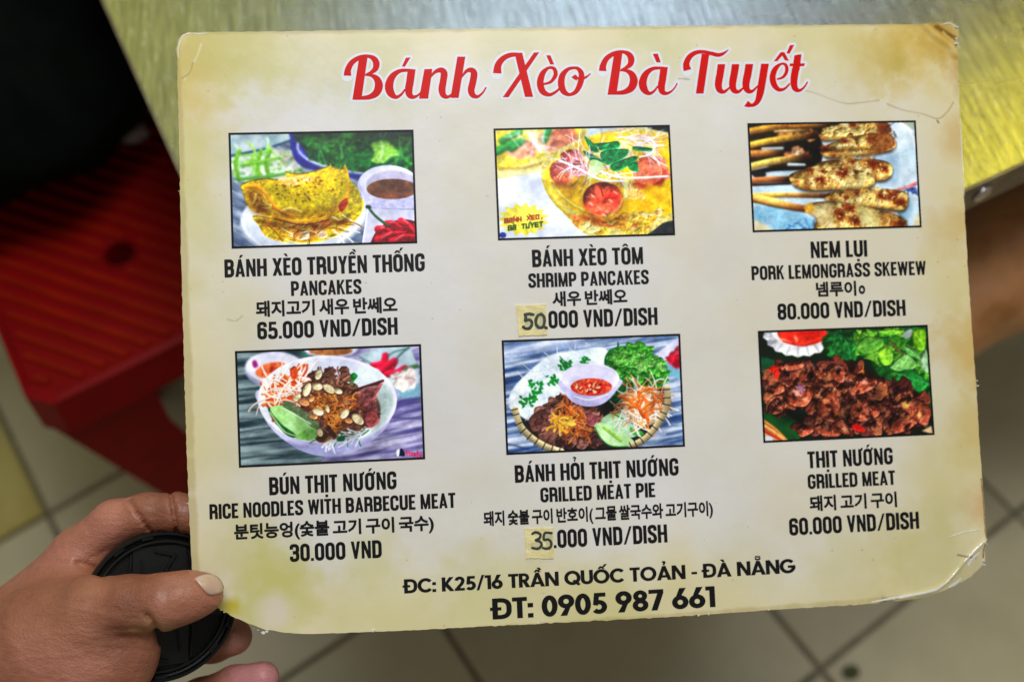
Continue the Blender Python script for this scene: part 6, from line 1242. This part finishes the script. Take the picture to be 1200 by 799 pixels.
def nail():
    """thumb nail: a thin curved plate lying on the thumb tip"""
    cn = [(226, 677), (237, 672.5), (248, 672.5), (256, 677), (261, 684), (262.5, 690.5), (258.5, 696), (249, 698.5), (243, 697), (236, 690), (230, 682.5)]
    P = catmull(cn, 4); ctr = P.mean(0); P = ctr+(P-ctr)*.92; rings = [P]+[ctr+(P-ctr)*s for s in (.93, .8, .6, .35)]; pts = np.concatenate(rings+[ctr[None]]); n = len(P)
    def surf(q):
        lo = np.full(len(q), .455); hi = np.full(len(q), .50)
        dd = np.linspace(.455, .500, 160); best = np.full(len(q), .488)
        X = np.stack([CS(x, y, d) for x, y in q for d in dd]).reshape(len(q), len(dd), 3).astype(np.float32); D = hand_sdf(X)
        for i in range(len(q)):
            w = np.where(D[i] < 0.0003)[0]
            if len(w): best[i] = dd[w[0]]
        return best
    s = surf(pts)
    # smooth plate: quadratic fit through the skin depths
    x, y = (pts-ctr).T/15; A = np.c_[np.ones(len(x)), x, y, x*x, x*y, y*y]; k = s < .4875; co, *_ = np.linalg.lstsq(A[k], s[k], rcond=None); f = A@co
    lift = np.concatenate([np.full(n, -.0001), np.full(n, .0007), np.full(n, .0009), np.full(n, .0010), np.full(n, .0010), [.0010]])
    V = np.array([CS(a, b, d-l) for (a, b), d, l in zip(pts, np.minimum(f, .4878), lift)]); F = [(r*n+i, r*n+(i+1) % n, (r+1)*n+(i+1) % n, (r+1)*n+i) for r in range(4) for i in range(n)]+[(4*n+i, 4*n+(i+1) % n, 5*n) for i in range(n)]
    e = V[F[0][1]]-V[F[0][0]]; g = V[F[0][2]]-V[F[0][0]]
    if np.cross(e, g)[2] < 0: F = [q[::-1] for q in F]
    V2 = np.r_[V, V-np.array([0, 0, .0015])]; N = len(V); F2 = F+[tuple(i+N for i in q[::-1]) for q in F]+[(i, N+i, N+(i+1) % n, (i+1) % n) for i in range(n)]
    o = mesh_obj('thumb_nail', V2@RX.T+EYEN, F2, simple_mat('nail', (.62, .44, .33), .25, spec=.6, col2=(.56, .37, .27), nscale=90), t_hand, True); bmf(o)
nail()

# ================================================================ lens cap, inner side towards the viewer
def lens_cap():
    c = CS(188, 709, .5085); R_ = .0375; yaw = math.radians(-27); nrm = np.array([-math.sin(yaw), .10, math.cos(yaw)]); nrm /= np.linalg.norm(nrm)
    u = np.cross([0, 1., 0], nrm); u /= np.linalg.norm(u); v = np.cross(nrm, u); W = lambda p: (c+p[0]*u+p[1]*v+p[2]*nrm)@RX.T+EYEN
    t = thing('lens_cap', 'round black camera lens cap held under the thumb behind the menu corner', 'lens cap', W((0, 0, 0)))
    BK = simple_mat('black_plastic', (.0035, .004, .004), .45, bump=.15, bscale=700, spec=.3, noise=.3, nscale=60); BS = simple_mat('worn_black_plastic', (.008, .009, .009), .36, bump=.1, bscale=900, spec=.35)
    def lathe(prof, n=96, a0=0, a1=2*math.pi):
        full = a1-a0 > 6.28; k = n if full else n+1; V = [W((r*math.cos(a), r*math.sin(a), z)) for r, z in prof for a in [a0+(a1-a0)*i/n for i in range(k)]]; m = len(prof)
        F = [(j*k+i, j*k+(i+1) % k, ((j+1) % m)*k+(i+1) % k, ((j+1) % m)*k+i) for j in range(m) for i in range(k if full else k-1)]
        if not full: F += [tuple(j*k for j in range(m)), tuple(j*k+k-1 for j in range(m))[::-1]]
        return np.array(V), F
    def add(name, VF, mat=BK, smooth=False): o = mesh_obj(name, *VF, mat, t, smooth); bmf(o); return o
    add('outer_rim', lathe([(R_, -.001), (R_, .0044), (R_-.0004, .005), (R_-.0016, .005), (R_-.0018, .0046), (R_-.0018, .0004), (R_-.003, .0), (R_-.003, -.001)]))
    add('face_disc', lathe([(.0002, -.0022), (R_-.0005, -.0018), (R_-.0002, -.0011), (R_-.0032, -.0003), (.0002, -.0003)]))
    add('thread_ring', lathe([(R_-.0045, .0), (R_-.0045, .0034), (R_-.0055, .0034), (R_-.0055, .0)]), BS)
    for a in range(0, 360, 24):
        if a % 72 == 0: continue
        add('rim_notch', lathe([(R_-.0018, .0030), (R_-.0018, .0040), (R_-.0030, .0040), (R_-.0030, .0030)], 5, math.radians(a), math.radians(a+9)), BS)
    def slab(pts, z0, z1, mat=BK, name='inner_rib'):
        P = np.array(pts, float); n = len(P); V = np.array([W((x*.001, y*.001, z)) for z in (z0, z1) for x, y in P]); F = [tuple(range(n))[::-1], tuple(range(n, 2*n))]+[(i, (i+1) % n, n+(i+1) % n, n+i) for i in range(n)]; return add(name, (V, F), mat)
    def ribs(path, w, z0, z1, name='inner_rib', mat=BK):
        A, B = offsets(np.array(path, float), w); slab(list(A)+list(B[::-1]), z0, z1, mat, name)
    slab([(-13, 30), (13, 30), (13.5, 10), (9, 4), (9, -4), (13.5, -10), (13, -30), (-13, -30), (-13.5, -10), (-9, -4), (-9, 4), (-13.5, 10)], -.0004, .0009, BS, 'centre_plate')
    for s in (1, -1):
        ribs([(-3*s, 28*s), (7*s, 25*s), (2.5*s, 18*s), (10*s, 9*s)], 1.3, .0008, .0030); ribs([(14*s, 26*s), (16*s, 12*s), (11*s, 4*s)], 1.1, .0, .0026); ribs([(-14*s, 27*s), (-15.5*s, 12*s), (-11*s, 4*s)], 1.1, .0, .0026)
        ribs([(-9*s, 24*s), (-8*s, 14*s), (2*s, 8*s)], 1., .0008, .0022); ribs([(20*s, 22*s), (22*s, 8*s)], 1., .0, .0018); slab([(18*s, 6*s), (30*s, 8*s), (30*s, -8*s), (18*s, -6*s)], -.0002, .0016, BS, 'spring_clip')
        V = np.array([W((.0165*s+.001*math.cos(q), .001*math.sin(q)-.009*s, z)) for z in (0, .0024) for q in np.arange(10)/10*6.283]); F = [tuple(range(10))[::-1], tuple(range(10, 20))]+[(i, (i+1) % 10, 10+(i+1) % 10, 10+i) for i in range(10)]; add('pin', (V, F), BS)
    ribs([(-24, 14), (-27, 0), (-24, -14)], .9, .0, .0018)
lens_cap()

# ================================================================ the other person: a bare leg beside the table
def neighbour():
    h = np.array(at_z(np.array(1500.), np.array(130.), .50)); k = np.array(at_z(np.array(1085.), np.array(342.), .47)); k2 = k+[-.02, -.0, -.05]
    ank = np.array(at_z(np.array(900.), np.array(520.), .09)); toe = ank+np.array([-.11, -.03, -.055]); heel = ank+np.array([.02, .03, -.05])
    lo = np.minimum.reduce([h, k, ank, toe])-.12; hi = np.maximum.reduce([h, k, ank, toe])+.12; lo[2] = -.02
    hi[0] = min(hi[0], h[0])
    def f(X):
        d = cone_sdf(X, h, k*.55+h*.45, .098, .088); d = smin(d, cone_sdf(X, k*.55+h*.45, k, .088, .064), .03); d = smin(d, cone_sdf(X, k, k2, .064, .056), .02)
        calf = k2*.68+ank*.32+np.array([.0, .02, 0]); d = smin(d, cone_sdf(X, k2, calf, .054, .056), .03); d = smin(d, cone_sdf(X, calf, ank, .054, .034), .03); d = smin(d, cone_sdf(X, ank, heel, .034, .030), .02); d = smin(d, cone_sdf(X, heel, toe, .030, .022), .02)
        d = d+.0035*np.exp(-(((X-k)@np.array([.6, .3, .74], np.float32)-.03)/.007)**2)+.003*np.sin(X[..., 0]*70+X[..., 2]*60)*np.sin(X[..., 1]*50); return np.maximum(d, -X[..., 2]+.001)
    V, F = grid_sdf(lo, hi, .0075, f); t = thing('person', 'person seen only as a blurred bare brown leg beside the right table edge', 'person', (ank[0], ank[1], 0))
    o = mesh_obj('leg', V, F, skin('leg_skin', (.62, .28, .10), (.46, .18, .05), (.68, .32, .15), .03, .25), t, True); s = o.modifiers.new('smooth', 'SMOOTH'); s.factor = .5; s.iterations = 6
neighbour()
